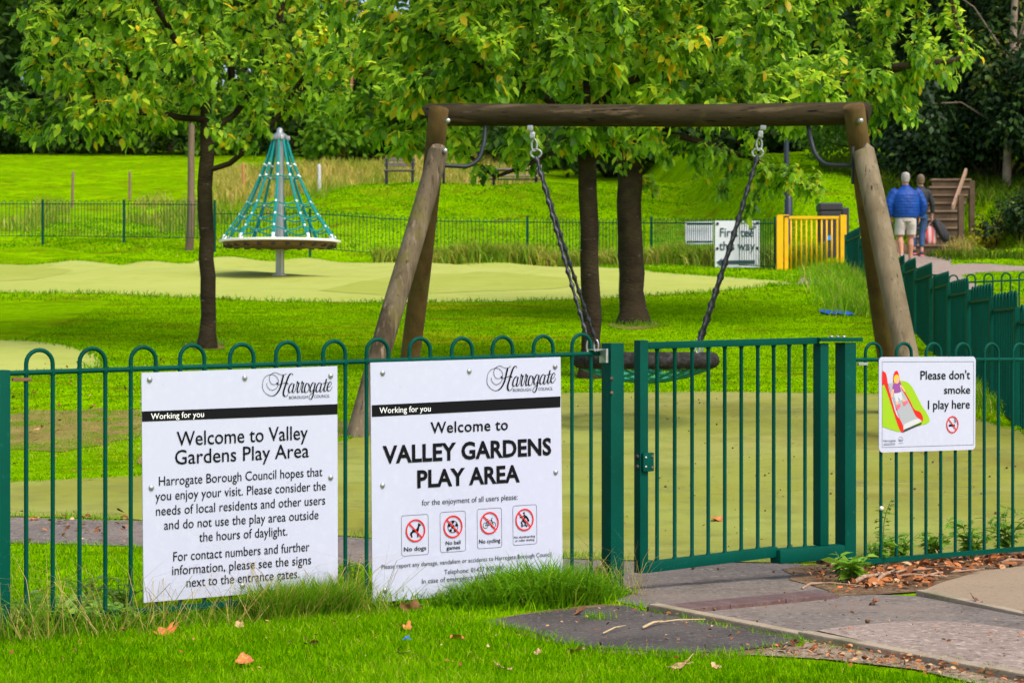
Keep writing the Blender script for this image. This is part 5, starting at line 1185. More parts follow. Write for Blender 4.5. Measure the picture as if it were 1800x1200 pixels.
def build_branches(nodes, par, ch, rad, mb, rmin=0, sides=None):
    heads = [0]; 
    while heads:
        h = heads.pop(); chain_ = [h] if par[h] < 0 else [par[h], h]; i = h
        while ch[i]:
            c = max(ch[i], key=lambda q: rad[q]); heads += [q for q in ch[i] if q != c]; chain_.append(c); i = c
        rr = [rad[j] for j in chain_]
        if par[h] >= 0: rr[0] = rad[h]
        if max(rr) < rmin or len(chain_) < 2: continue
        mb.tube([nodes[j] for j in chain_], rr, 12 if rr[0] > .06 else (7 if rr[0] > .02 else 4), prof=(lambda i, a: 1+.06*math.sin(3*a+i*.5)+.04*math.sin(5*a-i*.8)) if rr[0] > .05 else None)
def ell_pts(ells, n):
    out = []; w = np.array([e[3]*e[4]*e[5] for e in ells]); w = w/w.sum()
    for e, k in zip(ells, (w*n).astype(int)+1):
        u = rng.normal(0,1,(k,3)); u /= np.linalg.norm(u,axis=1,keepdims=True); r = rng.random((k,1))**(1/2.2); out.append(np.array(e[:3])+u*r*np.array(e[3:6]))
    return np.concatenate(out)
def cherry(name, label, trunk_px, Y, rtr, ells, limbs, nleaf, lsize, natt=900, trunkz=None, seed=0):
    "trunk_px: photo pixels bottom to top at distance Y; ells: crown volumes"
    global rng
    rng = np.random.default_rng(seed+11)
    pts = [P(px, py, Y) for px, py in trunk_px]; pts[0].z = Hs(pts[0].x, Y)-.05; root = thing(name, label, 'tree', (pts[0].x, Y, pts[0].z+.05), 'cherry trees in the play area')
    tr = [np.array(p) for p in pts]; dense = [tr[0]]
    for a, b in zip(tr[:-1], tr[1:]):
        k = max(1, int(np.linalg.norm(b-a)/.2)); dense += [a+(b-a)*j/k+rng.normal(0,.006,3) for j in range(1,k+1)]
    nodes = list(dense); par = [i-1 for i in range(len(dense))]
    for lb in limbs:
        lp = [np.array(P(px, py, Y+dy)) for px, py, dy in lb]; j = min(range(len(dense)), key=lambda i: np.linalg.norm(nodes[i]-lp[0])); prev = j
        for a, b in zip(lp[:-1], lp[1:]):
            k = max(1, int(np.linalg.norm(b-a)/.2))
            for q in range(1, k+1): nodes.append(a+(b-a)*q/k+rng.normal(0,.015,3)); par.append(prev); prev = len(nodes)-1
    att = ell_pts(ells, natt)
    # grow from existing skeleton
    N0 = len(nodes); A = att; best = np.full(len(A),1e9); bi = np.zeros(len(A),int); new = [i for i in range(N0) if nodes[i][2] > pts[0].z+1.6]; cnt = {}
    for it in range(80):
        for i in new:
            dd = np.linalg.norm(A-nodes[i],axis=1); m = dd < best; best[m] = dd[m]; bi[m] = i
        keep = best > .34; A, best, bi = A[keep], best[keep], bi[keep]
        if len(A) == 0: break
        act = best < 2.2; new = []
        for i in np.unique(bi[act]):
            if cnt.get(i,0) > 2: continue
            d = A[act & (bi==i)]-nodes[i]; d = d/np.linalg.norm(d,axis=1,keepdims=True); v = d.mean(0)+rng.normal(0,.22,3)+np.array((0,0,-.02)); L = np.linalg.norm(v)
            if L < 1e-3: continue
            nodes.append(nodes[i]+v/L*.2); par.append(i); cnt[i] = cnt.get(i,0)+1; new.append(len(nodes)-1)
        if not new: break
    ch, rad = tree_skeleton(nodes, par, rtr)
    # scale radii so the foot of the trunk has its measured thickness
    g = math.log(rtr/.0055)/math.log(max(rad[0],.0061)/.006) if rad[0] > .0062 else 1
    rad = [min(.0075*(r/.006)**g, .30*rtr+.012) if i >= len(dense) else .0055*(r/.006)**g for i, r in enumerate(rad)]
    for i in range(len(dense)): 
        zz = nodes[i][2]-pts[0].z; rad[i] = max(rad[i], rtr*(1-.05*zz))*1.0 if zz < 2.2 else rad[i]
        if zz < .45: rad[i] *= 1+.55*(1-zz/.45)**2
    mb = MB(); build_branches(nodes, par, ch, rad, mb); mb.build('trunk', M_BARKC, root, smooth=True, angle=70)
    tips = [i for i in range(N0, len(nodes)) if rad[i] < .03]; NP_ = np.array(nodes); PR = np.array(par)
    idx = rng.choice(tips, nleaf); t = rng.random((nleaf,1)); p = NP_[idx]*(1-t)+NP_[PR[idx]]*t + rng.normal(0,.05,(nleaf,3))
    bd_ = NP_[idx]-NP_[PR[idx]]; bd_ /= np.maximum(np.linalg.norm(bd_,axis=1,keepdims=True),1e-6)
    d = bd_*.5+rng.normal(0,.45,(nleaf,3))+np.array((0,0,-.55)); c = np.array(ells[0][:3]); up = np.array((0,0,1.0))+rng.normal(0,.35,(nleaf,3))+ .25*(p-c)/3
    cl = vnoise(p[:,0]*1.6+p[:,2]*1.1, p[:,1]*1.6-p[:,2]*1.9); hgt = 0
    leaves('crown', p, d, lsize*rng.uniform(.65,1.2,nleaf), L_CHERRY, root, rnd=np.clip(rng.normal(.5+.2*cl,.28,nleaf),0,1), up=up, asp=.60)
    return root
def E(px, py, Y, rx, ry, rz): q = P(px, py, Y); return (q.x, q.y, q.z, rx, ry, rz)
cherry('cherry_tree', 'cherry tree with a slim dark trunk and one rising limb, left of the rope carousel', [(365,606),(366,520),(362,420),(360,330),(366,240),(358,150),(362,40)], 23.4, .088,
    [E(330,70,23.4,2.0,1.9,1.0), E(170,190,23.2,.95,1.0,.55), E(130,60,23.4,1.0,1.1,1.0), E(560,100,23.3,1.1,1.2,.85), E(470,40,23.2,1.0,1,.8), E(60,200,23.3,.7,.8,.6), E(350,-120,23.4,2.2,2,1.2), E(300,175,22.9,1.3,1.2,.5), E(620,170,23.3,.5,.8,.55), E(230,225,23,.7,.8,.4)],
    [[(362,315,0),(400,290,-.1),(450,255,-.25),(500,190,-.3),(540,130,-.3)],[(362,225,0),(320,205,-.2),(260,200,-.4),(170,185,-.5)],[(364,235,0),(410,200,.2),(450,150,.3),(470,60,.4)],[(362,180,0),(340,120,-.3),(300,60,-.4)]], 17000, .128, 1700, seed=1)
cherry('cherry_tree', 'cherry tree whose slender trunk stands right behind the hanging nest swing', [(1037,655),(1040,560),(1036,450),(1032,350),(1030,250),(1032,150),(1020,40)], 20.3, .095,
    [E(1030,80,20.3,2.4,1.8,.85), E(760,120,20.2,1.1,1.1,.8), E(1320,90,20.4,1.2,1.3,.7), E(1030,-110,20.3,2.6,2,1.1), E(700,240,20,.55,.7,.28), E(850,215,20.1,.8,.8,.38), E(1200,205,20.1,1.5,1,.35), E(1400,160,20.1,.7,.8,.5), E(620,140,20.2,.6,.8,.6), E(800,20,20.2,1.1,1,.7), E(900,60,19.7,1,.8,.6), E(1000,190,19.6,1.4,.7,.4)],
    [[(1030,275,0),(1000,258,-.1),(960,272,-.2),(920,295,-.3),(868,312,-.3)],[(1030,240,0),(990,190,-.2),(900,140,-.3),(800,90,-.4)],[(1032,200,0),(1100,150,-.2),(1200,90,-.3),(1300,60,-.3)],[(1030,230,0),(1100,210,.3),(1220,200,.3),(1380,180,.2)]], 27000, .128, 2200, seed=2)
cherry('cherry_tree', 'thick trunked cherry tree right of the slender one, its boughs reaching over the yellow gate', [(1114,570),(1112,480),(1106,390),(1106,290),(1112,200),(1120,60)], 26.4, .165,
    [E(1330,120,26.4,2.3,1.9,1.0), E(1530,110,26.4,1.2,1.3,.75), E(1180,60,26.4,2.0,1.8,1.2), E(1640,120,26.3,.75,.8,.5), E(1400,-80,26.4,2.4,2,1.0), E(1340,300,26,1.0,.9,.5), E(1400,325,25.9,.5,.7,.36), E(1180,270,26.2,1.0,.9,.4), E(1290,365,25.9,.35,.4,.32), E(1570,215,26.2,.75,.7,.35), E(960,230,26.3,.9,.8,.4), E(1500,30,26.2,1.2,1,.6), E(1700,100,26.2,.5,.5,.2)],
    [[(1106,260,0),(1180,220,-.2),(1300,190,-.3),(1420,160,-.4),(1560,120,-.4),(1690,105,-.4)],[(1110,230,0),(1200,240,-.3),(1320,280,-.5),(1400,315,-.6),(1430,340,-.6)],[(1112,180,0),(1240,90,-.2),(1400,30,-.2)],[(1108,240,0),(1030,200,.1),(960,190,.2)]], 27000, .128, 2200, seed=3)
rng = np.random.default_rng(99)
# slim sapling trunk at left
b = G(333,440); top = P(338,150,b.y); sp = thing('sapling', 'slim pale trunk standing on the grass between the dark trunk and the far fence', 'tree', tuple(b))
mb = MB(); pts = [b-UP*.1, b.lerp(top,.25)+Vector((.03,0,0)), b.lerp(top,.6), top, top+Vector((.1,0,1.5))]; mb.tube([tuple(p) for p in pts], [.11,.095,.085,.07,.02], 10, prof=lambda i, a: 1+.05*math.sin(3*a+i)); mb.build('trunk', mat('grey_bark', (.19,.13,.085), .85, noise=[(4,(.12,.08,.05),.4,.7,(1,1,.3))], bump=(14,.6,.02)), sp, smooth=True, angle=60)
pp = np.array(top)+rng.normal(0,1,(900,3))*np.array((.9,.9,.5))+np.array((0,0,1.2)); leaves('crown', pp, rng.normal(0,.5,(900,3))+np.array((0,0,-.5)), .16, L_CHERRY, sp)

# ------------------------------------------------------------------ trees of the far wood
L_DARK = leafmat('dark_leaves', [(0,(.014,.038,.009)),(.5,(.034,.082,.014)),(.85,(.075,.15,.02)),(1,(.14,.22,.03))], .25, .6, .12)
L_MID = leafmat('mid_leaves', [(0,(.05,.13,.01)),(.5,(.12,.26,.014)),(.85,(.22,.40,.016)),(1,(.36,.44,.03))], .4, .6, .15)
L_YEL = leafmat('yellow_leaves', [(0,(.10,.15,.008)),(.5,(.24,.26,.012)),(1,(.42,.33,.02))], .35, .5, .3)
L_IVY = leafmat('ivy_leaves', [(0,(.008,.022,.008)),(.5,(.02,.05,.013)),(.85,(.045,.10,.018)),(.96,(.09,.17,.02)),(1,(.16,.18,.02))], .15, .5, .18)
def wood_tree(name, label, x, y, ht, rx, ry, m, n, ls, lo=.0, trunk_r=.25, barkm=None, clumps=34, group='trees of the wood beyond the meadow', top_narrow=.55, trunk_lean=0, category='tree'):
    z0 = Hs(x, y); root = thing(name, label, category, (x, y, z0), group)
    nodes = [(x+trunk_lean*t*ht+.15*math.sin(t*5+x), y, z0-.2+t*ht*.9) for t in np.linspace(0,1,10)]; mb = MB(); mb.tube(nodes, [trunk_r*(1-.8*t) for t in np.linspace(0,1,10)], 10, prof=lambda i, a: 1+.07*math.sin(3*a+i))
    C = []
    for k in range(clumps):
        t = rng.uniform(lo, 1); e = (1-(max(t-.35,0)/.65)**2*top_narrow) ; a = rng.uniform(0, 2*math.pi); q = rng.uniform(.35, 1)*e
        c = np.array((x+trunk_lean*t*ht+rx*q*math.cos(a), y+ry*q*math.sin(a), z0+.03*ht+t*ht*.95)); C.append(c)
        if k % 2 == 0:
            j = nodes[min(9, max(1, int(t*8)))]; mb.tube([j, tuple(np.array(j)*.4+c*.6+np.array((0,0,.3))), tuple(c)], [trunk_r*.3, trunk_r*.15, .02], 5)
    mb.build('trunk', barkm or M_BARKD, root, smooth=True, angle=70)
    C = np.array(C); i = rng.integers(0, len(C), n); s = np.array((rx*.34, ry*.34, max(ht*.075, rx*.24))); u = rng.normal(0,1,(n,3)); u /= np.linalg.norm(u,axis=1,keepdims=True); r = rng.random((n,1))**.5
    p = C[i]+u*r*s*rng.uniform(.7,1.25,(len(C),1))[i]; p[:,2] = np.maximum(p[:,2], H(p[:,0],p[:,1])+.02)
    d = u*.6+rng.normal(0,.5,(n,3))+np.array((0,0,-.35)); v = rng.normal(0,.16,len(C))[i]
    leaves('crown', p, d, ls*rng.uniform(.6,1.3,n), m, root, rnd=np.clip(rng.normal(.45,.22,n)+v,0,1), simple=True, asp=.75, up=u+np.array((0,0,.6)))
    return root
wt = [ # px of stem, distance, height, half-widths, leaves
 (-60,112,17,7,5,L_DARK,'dark broad tree at the far left behind the meadow, leftmost of the wood'),
 (70,118,20,7,5,L_DARK,'tall dark tree behind the left end of the meadow with sky showing at its edge'),
 (190,114,19,6.5,5,L_MID,'green tree of the far wood behind the left cherry crown'),
 (300,112,21,6,5,L_MID,'green tree of the far wood right behind the slim sapling trunk'),
 (410,116,20,6,5,L_MID,'mid green tree of the far wood behind the limb of the left cherry'),
 (510,112,17,5.5,5,L_MID,'low green tree of the far wood behind the top of the rope carousel'),
 (600,120,7.2,5,4,L_DARK,'short dark tree of the far wood under the gap of white sky'),
 (705,108,6.8,5,4.5,L_DARK,'short dark tree of the far wood left of the swing beam'),
 (800,104,18,5.5,4.5,L_MID,'mid green tree of the far wood behind the left end of the beam'),
 (900,98,17,5.5,4.5,L_MID,'green tree of the far wood behind the left swing chain'),
 (1010,94,18,5,4.5,L_DARK,'dark tree of the far wood behind the slender cherry trunk'),
 (1120,92,17,5,4.5,L_MID,'green tree of the far wood behind the thick cherry trunk'),
 (1230,90,18,5,4.5,L_DARK,'dark tree of the far wood above the first tee board'),
 (1340,88,17,5,4.5,L_MID,'green tree of the far wood behind the right swing chain'),
 (1440,86,16,4.5,4.5,L_DARK,'dark tree of the far wood above the black litter bin'),
]
for px, Y, ht, rx, ry, m, lab in wt:
    wood_tree('woodland_tree', lab, (px-900)*Y/F, Y, ht, rx, ry, m, 6500, .62)
for px, Y, ht, rx, m, lab in [(-130,150,26,9,L_DARK,'tallest dark tree at the back of the far left wood'),(20,152,27,9,L_DARK,'tall dark tree at the back of the wood, second from its left end'),(150,150,27,9,L_DARK,'tall dark tree at the back of the wood above the leaning meadow post'),(300,152,27,9,L_DARK,'tall dark tree at the back of the wood above the slim sapling'),(450,150,27,8,L_MID,'tall green tree at the back of the wood left of the orange pine trunk'),(830,150,27,8,L_MID,'tall green tree at the back of the wood above the left swing chain'),(960,150,27,9,L_DARK,'tall dark tree at the back of the wood above the middle of the beam'),(1120,150,27,9,L_DARK,'tall dark tree at the back of the wood above the thick cherry'),(1290,150,27,9,L_MID,'tall green tree at the back of the wood above the right swing chain'),(1460,150,28,9,L_DARK,'tall dark tree at the back of the wood above the right end of the beam'),(1620,110,26,8,L_DARK,'tall dark tree at the back above the walkers'),(1760,105,26,8,L_DARK,'tall dark tree at the back above the timber steps'),(1880,100,26,8,L_DARK,'tall dark tree at the back in the top right corner')]:
    wood_tree('woodland_tree', lab, (px-900)*Y/F, Y, ht, rx, 6, m, 5200, .95, lo=.1, trunk_r=.4, clumps=44)
def bush(label, px, Y, w_, h_, m, n, ls, group='bushes along the edge of the wood', name='bush', z=None):
    x = (px-900)*Y/F; z0 = Hs(x, Y) if z is None else z; root = thing(name, label, 'bush', (x, Y, z0), group); mb = MB(); C = []
    for k in range(12):
        a = rng.uniform(0, 2*math.pi); q = rng.uniform(.1,1); c = np.array((x+w_*q*math.cos(a), Y+w_*.6*q*math.sin(a), z0+h_*rng.uniform(.25,.95)*(1-.4*q*q))); C.append(c); mb.tube([(x+.05*math.cos(a),Y,z0-.1), tuple((np.array((x,Y,z0))+c)/2+np.array((0,0,.1))), tuple(c)], [.04*h_/2,.025*h_/2,.008], 5)
    mb.build('stems', M_BARKD, root, smooth=True); C = np.array(C); i = rng.integers(0,len(C),n); u = rng.normal(0,1,(n,3)); u /= np.linalg.norm(u,axis=1,keepdims=True); p = C[i]+u*rng.random((n,1))**.5*np.array((w_*.4,w_*.4,h_*.26)); p[:,2] = np.maximum(p[:,2], H(p[:,0],p[:,1])+.02)
    leaves('foliage', p, u*.6+rng.normal(0,.5,(n,3))+np.array((0,0,-.2)), ls*rng.uniform(.6,1.3,n), m, root, simple=True, asp=.7, up=u+np.array((0,0,.7)), rnd=np.clip(rng.normal(.45,.22,n)+rng.normal(0,.14,len(C))[i],0,1)); return root
for k, (px, Y, w_, h_, m, lab) in enumerate([(-20,108,4,4,L_DARK,'dark bush at the far left edge of the wood'),(110,109,4,3.5,L_DARK,'dark bush at the wood edge above the leaning meadow post'),(230,108,4,3.5,L_MID,'green bush at the wood edge above the short weathered post'),(345,108,4,3.4,L_DARK,'dark bush at the wood edge behind the dark cherry trunk'),(450,107,3.6,3.2,L_MID,'green bush at the wood edge left of the carousel pole'),(545,106,3.6,3.6,L_DARK,'dark bush at the wood edge right of the carousel pole'),(640,104,3.6,3.6,L_MID,'green bush at the wood edge left of the park bench'),
    (740,100,3.6,3.4,L_DARK,'dark bush at the wood edge behind the left swing legs'),(850,94,3.4,3.2,L_MID,'green bush at the wood edge above the picnic table'),(950,88,3,3,L_DARK,'dark bush behind the mound right of the left swing chain'),(1070,84,3,2.8,L_DARK,'dark bush behind the mound between the two cherry trunks'),(1180,83,3,2.8,L_MID,'green bush behind the mound right of the thick cherry trunk'),(1280,82,3,2.8,L_DARK,'dark bush behind the mound left of the right swing chain'),(1390,80,2.8,2.8,L_DARK,'dark bush behind the mound by the navy lamp post')]):
    bush(lab, px, Y, w_, h_, m, 1500, .42)
bush('green bush hiding the foot of the orange pine trunk', 612, 95, 2.6, 4.2, L_MID, 1800, .4)
# pine with an orange trunk showing through the gap
xp = (612-900)*98/F; zp0 = Hs(xp, 98); pn = thing('pine_tree', 'pine with bare orange upper trunk seen through the gap of white sky', 'tree', (xp, 98, zp0))
mb = MB(); q = [(xp-.3,98,zp0-.2),(xp,98,zp0+3),(xp+.25,98,P(0,50,98).z),(xp-.25,98,P(0,12,98).z),(xp+.4,98,P(0,-25,98).z),(xp+.7,98,P(0,-80,98).z)]; mb.tube(q, [.2,.18,.16,.15,.14,.1], 10)
mb.tube([q[3],(xp+.55,98,P(0,-6,98).z),(xp+1.5,98.3,P(0,-40,98).z)], [.14,.11,.06], 8); mb.build('trunk', mat('pine_bark', (.42,.17,.085), .85, noise=[(3,(.26,.11,.06),.4,.7)]), pn, smooth=True)
n = 2600; cc = np.array([(xp+rng.normal(0,2.2),98+rng.normal(0,1.5),P(0,-40,98).z+rng.uniform(-.3,4.2)) for _ in range(22)]); i = rng.integers(0,22,n); leaves('crown', cc[i]+rng.normal(0,.5,(n,3)), rng.normal(0,1,(n,3)), .35, L_DARK, pn, simple=True, asp=.3)
# dark ivy clad trees on the right
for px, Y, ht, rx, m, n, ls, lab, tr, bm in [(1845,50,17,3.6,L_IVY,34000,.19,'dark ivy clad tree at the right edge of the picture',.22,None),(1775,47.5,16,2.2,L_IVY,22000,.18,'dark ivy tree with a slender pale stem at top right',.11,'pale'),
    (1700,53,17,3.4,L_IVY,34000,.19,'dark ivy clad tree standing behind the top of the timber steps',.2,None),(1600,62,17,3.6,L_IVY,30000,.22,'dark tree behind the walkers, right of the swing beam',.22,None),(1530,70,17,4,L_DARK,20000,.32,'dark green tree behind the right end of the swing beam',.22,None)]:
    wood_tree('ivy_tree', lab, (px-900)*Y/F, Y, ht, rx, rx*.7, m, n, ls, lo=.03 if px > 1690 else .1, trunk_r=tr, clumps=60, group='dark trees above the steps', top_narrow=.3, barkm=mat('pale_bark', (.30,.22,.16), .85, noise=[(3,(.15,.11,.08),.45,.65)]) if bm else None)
bush('tall dark ivy covered bush behind the top of the steps', 1655, 49.5, 1.9, 3.4, L_IVY, 6000, .17, group='bushes on the bank by the steps')
bush('tall dark ivy covered bush right of the pale handrail', 1755, 48.5, 1.9, 3.6, L_IVY, 6000, .17, group='bushes on the bank by the steps')
bush('tall dark ivy covered bush cut by the right edge of the picture', 1845, 47.5, 1.9, 3.4, L_IVY, 6000, .17, group='bushes on the bank by the steps')
bush('bright green bush behind the head of the man in the blue jacket', 1572, 56, 2.2, 2.6, L_MID, 3200, .16, group='bushes on the bank by the steps')
bush('light green bush on the bank between the swing leg and the steps', 1635, 60, 1.8, 2.4, L_MID, 2200, .16, group='bushes on the bank by the steps')
bush('yellow green bush right of the handrail posts', 1748, 44.0, .65, 1.0, L_YEL, 1500, .10, group='bushes on the bank by the steps')
bush('dark leafy bush at the right edge on the bank above the path', 1800, 43.0, 1.0, 1.1, L_IVY, 2200, .11, group='bushes on the bank by the steps')
bush('low ferny bush on the bank in front of the right handrail post', 1722, 42.8, .5, .6, L_MID, 900, .10, group='bushes on the bank by the steps')
x = rng.normal(P(1687,0,41.2).x, .15, 260); y = rng.normal(41.2, .2, 260); blades('tall_grass', x, y, rng.uniform(.2,.55,260), .02, rng.uniform(.1,.6,260), G_DRY)
x = rng.uniform(8.6, 14.5, 26000); y = rng.uniform(39.5, 56, 26000); k = ~((x < 10.7) & (y > 41.5) & (y < 46)); x, y = x[k], y[k]; blades('bank_grass', x, y, rng.uniform(.06,.28,len(x))*(1+sst(44,48,y)), .024, rng.uniform(.2,1,len(x)), leafmat('bank_blades', [(0,(.025,.075,.003)),(.6,(.065,.15,.004)),(1,(.2,.2,.02))], .3, .7, .05))

# ------------------------------------------------------------------ weeds, fallen leaves, twigs
L_WEED = leafmat('weed_leaves', [(0,(.07,.19,.01)),(.5,(.15,.34,.015)),(1,(.28,.46,.05))], .35, .45, .4)
M_STEM = mat('weed_stem', (.12,.20,.03), .7)
def weed(label, px, py, ht, spread, n, ls, stems=5, group='weeds at the foot of the fence', lift=0):
    b = G(px, py); root = thing('weed', label, 'weed', tuple(b), group); mb = MB(); Pp = []; D = []
    for k in range(stems):
        a = rng.uniform(0, 2*math.pi); r = spread*rng.uniform(.2,1) if stems > 1 else spread*.3; h_ = ht*rng.uniform(.6,1); pts = [b+Vector((r*t*t*math.cos(a)+.008*math.sin(6*t), r*t*t*math.sin(a), h_*t)) for t in np.linspace(0,1,7)]; mb.tube(pts, [.004,.0038,.0034,.003,.0026,.002,.0012], 5)
        for j in range(n//stems):
            t = rng.uniform(.2,1); q = b+Vector((r*t*t*math.cos(a), r*t*t*math.sin(a), h_*t)); aa = rng.uniform(0,2*math.pi); Pp.append(tuple(q)); D.append((math.cos(aa), math.sin(aa), rng.uniform(-.2,.5)))
    mb.build('stems', M_STEM, root, smooth=True); leaves('foliage', np.array(Pp), np.array(D), ls*rng.uniform(.6,1.2,len(Pp)), L_WEED, root, asp=.5, up=np.array((0,0,1))+rng.normal(0,.3,(len(Pp),3))); return root
weed('tall thin weed with a pale flower head by the gate post', 1548, 992, .34, .10, 40, .042, 2)
weed('bushy lobed weed in front of the right gate post', 1497, 1028, .15, .16, 110, .075, 8)
weed('low green weed at the foot of the bars left of the no smoking sign', 1535, 1003, .17, .17, 120, .06, 8)
weed('weed growing under the left half of the no smoking sign', 1580, 990, .15, .2, 120, .06, 8)
weed('weed growing under the right half of the no smoking sign', 1640, 985, .15, .18, 110, .06, 8)
weed('leafy weed near the bottom rail right of the no smoking sign', 1705, 985, .21, .19, 140, .065, 9)
weed('leafy weed at the right edge beside the bottom rail', 1765, 978, .25, .2, 160, .065, 9)
weed('broad leaved weed by the left end of the front fence', 60, 1100, .12, .15, 40, .06, 6)
weed('clover like weed left of the paragraph sign', 160, 1075, .16, .17, 80, .05, 8)
weed('clover like weed in front of the left edge of the paragraph sign', 215, 1078, .14, .15, 60, .05, 7)
weed('weed in the gap between the two welcome signs', 618, 1046, .17, .12, 60, .045, 6)
hd = MB(); q = P(1549.5,893,9.37); hd.ball(q, .011, 8); o = hd.build('seed_head', mat('pale_flower',(.7,.68,.6),.8), smooth=True, loc=tuple(q)); w0 = [o_ for o_ in bpy.data.objects if o_.get('label','').startswith('tall thin weed')][0]; o.parent = w0; o.location = q-origin(w0)
x, y, s, q_ = along(1500, Sp(-20), Sp(240), -.45, .05); 
leaves('clover', np.stack([x, y, H(x,y)+rng.uniform(.02,.09,1500)],1), rng.normal(0,1,(1500,3))*np.array((1,1,.25)), rng.uniform(.02,.04,1500), L_WEED, kind='stuff', up=np.array((0,0,1))+rng.normal(0,.3,(1500,3)), asp=.9)
M_FALL = {'orange': mat('orange_leaf', (.55,.17,.03), .7, noise=[(25,(.38,.10,.02),.4,.65),(60,(.62,.33,.10),.55,.75)]), 'tan': mat('tan_leaf', (.55,.33,.17), .75, noise=[(25,(.42,.23,.11),.4,.65)]), 'brown': mat('brown_leaf', (.20,.075,.03), .75, noise=[(25,(.30,.13,.06),.4,.65)]), 'red': mat('dark_red_leaf', (.13,.03,.02), .7)}
def leaf_shape(size, seed, lobes=5):
    r_ = random.Random(seed); n = 26; vs = [(0,0,0)]
    for k in range(n):
        a = 2*math.pi*k/n; rr = size*(.62+.38*abs(math.cos(a*lobes/2))**.7)*(1+r_.uniform(-.1,.1))*(1 if abs(a-math.pi) > .3 else .7)
        vs.append((rr*math.cos(a), rr*.72*math.sin(a), 0))
    cx_, cy_ = r_.uniform(.6,1.6), r_.uniform(.6,1.8); ph = r_.uniform(0,6)
    out = []
    for x, y, z in vs: out.append((x, y, size*(.34*cx_*(x/size)**2+.30*cy_*(y/size)**2+.10*math.sin(6*x/size+ph))))
    mb = MB(); mb.add(out, [(0,1+k,1+(k+1)%n) for k in range(n)]); mb.tube([(-size*1.25,0,size*.5),(-size*.8,0,size*.25),(0,0,.002)], size*.03, 5); return mb
for k, (px, py, c, sz, lab) in enumerate([(430,1172,'orange',.045,'curled orange leaf at the bottom of the front lawn below the paragraph sign'),(1194,1180,'tan',.05,'pale tan leaf at the bottom edge of the lawn below the gate'),(716,1111,'orange',.028,'orange leaf piece beside a scrap of blue litter on the lawn'),(803,1130,'orange',.036,'light orange leaf on the lawn below the capitals sign'),(707,1157,'tan',.025,'small tan leaf low on the lawn left of centre'),(1012,1153,'tan',.04,'long tan leaf on the lawn under the dark tarmac'),(884,1184,'tan',.03,'pale leaf near the bottom of the lawn in the middle'),(946,1155,'tan',.022,'tiny tan leaf on the lawn beside the long one'),
    (728,1078,'brown',.06,'large curled brown leaf standing at the foot of the capitals sign'),(697,1074,'red',.05,'dark red brown leaf lying flat at the foot of the capitals sign'),(292,1118,'orange',.045,'long orange brown leaf on the lawn edge under the paragraph sign'),(547,1139,'brown',.04,'brown leaf on the lawn between the two welcome signs'),(518,1091,'orange',.05,'orange leaf in the long grass right under the paragraph sign'),(421,1107,'tan',.025,'small pale leaf on the lawn under the middle of the paragraph sign'),(617,1098,'tan',.028,'small tan leaf below the gap between the welcome signs'),(1258,1180,'tan',.02,'tiny pale leaf at the bottom of the lawn right of the tan one'),(62,1049,'orange',.045,'orange leaf caught in the clover by the left post'),(1020,1083,'brown',.035,'brown leaf at the edge of the tarmac by the long grass'),(708,1107,'orange',.02,'small orange leaf above the blue litter on the lawn'),(1258,917,'orange',.05,'red orange leaf on the green surface behind the gate bars'),(60,915,'orange',.035,'orange leaf on the path edge behind the left bars'),(1538,1065,'brown',.035,'brown leaf lying on the asphalt by the right debris'),(1720,1066,'red',.045,'dark red leaf on the edging of the pale slab at right')]):
    g = G(px, py, 5.0); mb = leaf_shape(sz, k, 5 if k % 3 else 3); o = mb.build('fallen_leaf', M_FALL[c], smooth=True); o.location = (g.x, g.y, g.z+.016 if py > 1080 and px < 1300 else g.z+.012); o.rotation_euler = (rng.uniform(-.4,.4) if k != 8 else 1.2, rng.uniform(-.4,.4), rng.uniform(0,6.28)); tag(o, lab, 'leaf', 'fallen leaves')
g = G(714,1131); mb = MB(); mb.add([(-.016,-.009,.012),(.0,-.014,.022),(.018,-.008,.014),(.02,.010,.014),(.0,.012,.026),(-.016,.011,.013)], [(0,1,4,5),(1,2,3,4)]); mb.add([(-.006,-.012,.016),(.010,-.014,.024),(.012,.0,.030),(-.004,.003,.025)], [(0,1,2,3)])
o = mb.build('blue_litter', mat('blue_wrapper', (.03,.16,.65), .4)); o.location = g; tag(o, 'small scrap of blue wrapper on the front lawn', 'litter')
def debris(name, regs, n, s0, s1, m, lift=.006, asp=.6, flat=.25):
    X = []; 
    for reg in regs:
        pl = pxpoly(reg); k = 0; 
        while k < n:
            x = rng.uniform(pl[:,0].min(), pl[:,0].max(), n); y = rng.uniform(pl[:,1].min(), pl[:,1].max(), n); i = inside(pl, x, y); X.append(np.stack([x[i], y[i]],1)); k += max(i.sum(),1)
    X = np.concatenate(X); N = len(X); leaves(name, np.stack([X[:,0],X[:,1],H(X[:,0],X[:,1])+lift+rng.uniform(.004,.02,N)],1), rng.normal(0,1,(N,3))*np.array((1,1,flat)), rng.uniform(s0,s1,N), m, kind='stuff', asp=asp, up=np.array((0,0,1))+rng.normal(0,.5,(N,3)))
L_LIT = leafmat('litter', [(0,(.06,.03,.015)),(.4,(.20,.07,.025)),(.75,(.46,.15,.04)),(1,(.55,.36,.2))], 0, .8, .2)
debris('leaf_litter', [[(1520,1008),(1640,985),(1800,978),(1800,1000),(1700,1008),(1640,1035),(1500,1040)]], 420, .02, .065, L_LIT, .02)
debris('leaf_litter', [[(1400,1010),(1520,1000),(1640,1040),(1480,1052)]], 260, .01, .03, L_LIT, .016)
debris('leaf_litter', [[(1160,1085),(1480,1055),(1800,1085),(1800,1180),(1450,1118)]], 60, .006, .02, L_LIT, .012)
debris('leaf_litter', [[(900,1095),(1120,1070),(1400,1130),(1280,1148),(1080,1138)]], 70, .006, .02, L_LIT, .012)
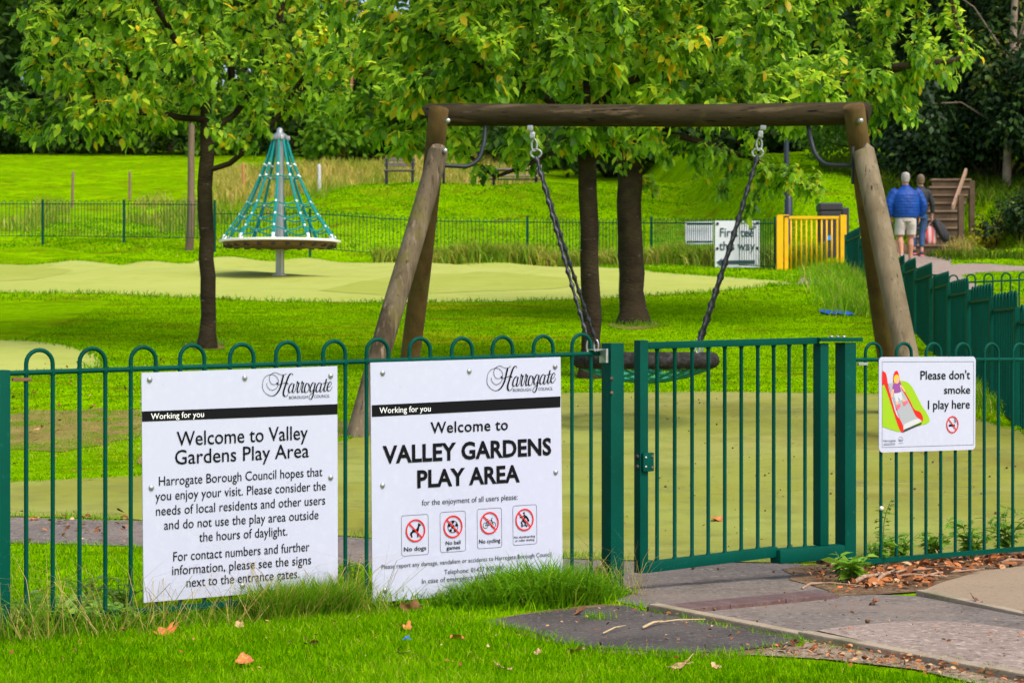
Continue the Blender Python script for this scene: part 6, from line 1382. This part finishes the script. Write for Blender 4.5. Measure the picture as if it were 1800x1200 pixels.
debris('leaf_litter', [[(1330,1152),(1420,1132),(1800,1196),(1800,1212)]], 260, .008, .03, L_LIT, .01)
debris('leaf_litter', [[(1110,830),(1460,780),(1780,800),(1800,960),(1500,985),(1110,984)]], 120, .008, .022, L_LIT, .008)
debris('leaf_litter', [[(640,790),(985,710),(1500,700),(1700,760),(1460,800),(1000,960),(640,900)]], 160, .010, .026, L_LIT, .008)
debris('leaf_litter', [[(0,1110),(640,1075),(1000,1140),(1300,1170),(1300,1199),(0,1199)]], 60, .008, .022, L_LIT, .03)
debris('leaf_litter', [[(20,640),(330,640),(330,840),(20,845)]], 90, .02, .06, L_LIT, .03)
debris('leaf_litter', [[(20,900),(240,905),(240,958),(20,955)]], 40, .015, .05, L_LIT, .012)
# husks on the surfaces: rough little brown balls
M_HUSK = mat('husk', (.10,.055,.025), .9, noise=[(60,(.17,.09,.04),.45,.65)])
mb = MB()
for px, py in [(988,0)]: pass
hs = [(1331,1096),(1239,1067),(1256,1075),(1348,980),(1390,963),(1380,1046),(1525,1097),(1118,795),(1260,748),(1288,790),(1345,900),(1330,838),(1160,842),(1170,858),(1345,838),(1372,863),(1475,870),(1608,862),(1625,800),(1640,815),(1650,890),(1640,775),(1770,825),(1785,822),(1740,840),(1725,870),(1705,818),(1460,870),(1462,835),(1520,875),(1524,878),(1230,710),(1600,706),(1110,700),(1395,1010),(1360,1008),(1530,1000),(1190,690),(1750,905),(1680,848),(1540,920),(1262,1003),(1310,982),(1218,1002)]
for px, py in hs:
    g = G(px, py); r = rng.uniform(.005,.0095); mb.ball(g+UP*(r*.7+.007), r, 7, (rng.uniform(.8,1.2),1,rng.uniform(.8,1.1)))
o = mb.build('seed_husks', M_HUSK, smooth=True, loc=tuple(g)); tag(o, kind='stuff')
mb = MB(); 
for px0, py0, px1, py1, r in [(1560,1022,1640,1012,.006),(1600,1030,1730,1012,.005),(1500,1036,1548,1022,.011),(1540,1035,1572,1014,.009),(1410,1046,1450,1038,.006),(1565,1026,1665,1026,.005),(1630,1008,1720,1016,.004),(1425,1040,1520,1044,.004),(1760,1000,1800,997,.008)]:
    a, b = G(px0,py0)+UP*.03, G(px1,py1)+UP*.035; mb.tube([a, a.lerp(b,.35)+UP*.012, a.lerp(b,.7)+Vector((.01,.01,.004)), b], [r,r*1.05,r*.85,r*.6], 7)
o = mb.build('fallen_twigs', mat('twig', (.26,.15,.09), .85, noise=[(30,(.38,.26,.18),.45,.65)]), smooth=True, loc=tuple(a)); tag(o, kind='stuff')
mb = MB()
for px0, py0, px1, py1, r in [(1010+130,1103,1240,1097,.003),(1130,1110,1165,1100,.005),(1060,1120,1100,1108,.003)]:
    a, b = G(px0,py0)+UP*.016, G(px1,py1)+UP*.02; mb.tube([a, a.lerp(b,.5)+UP*.006, b], [r,r,r*.6], 6)
o = mb.build('straws', mat('straw', (.45,.34,.18), .8), smooth=True, loc=tuple(a)); tag(o, kind='stuff')
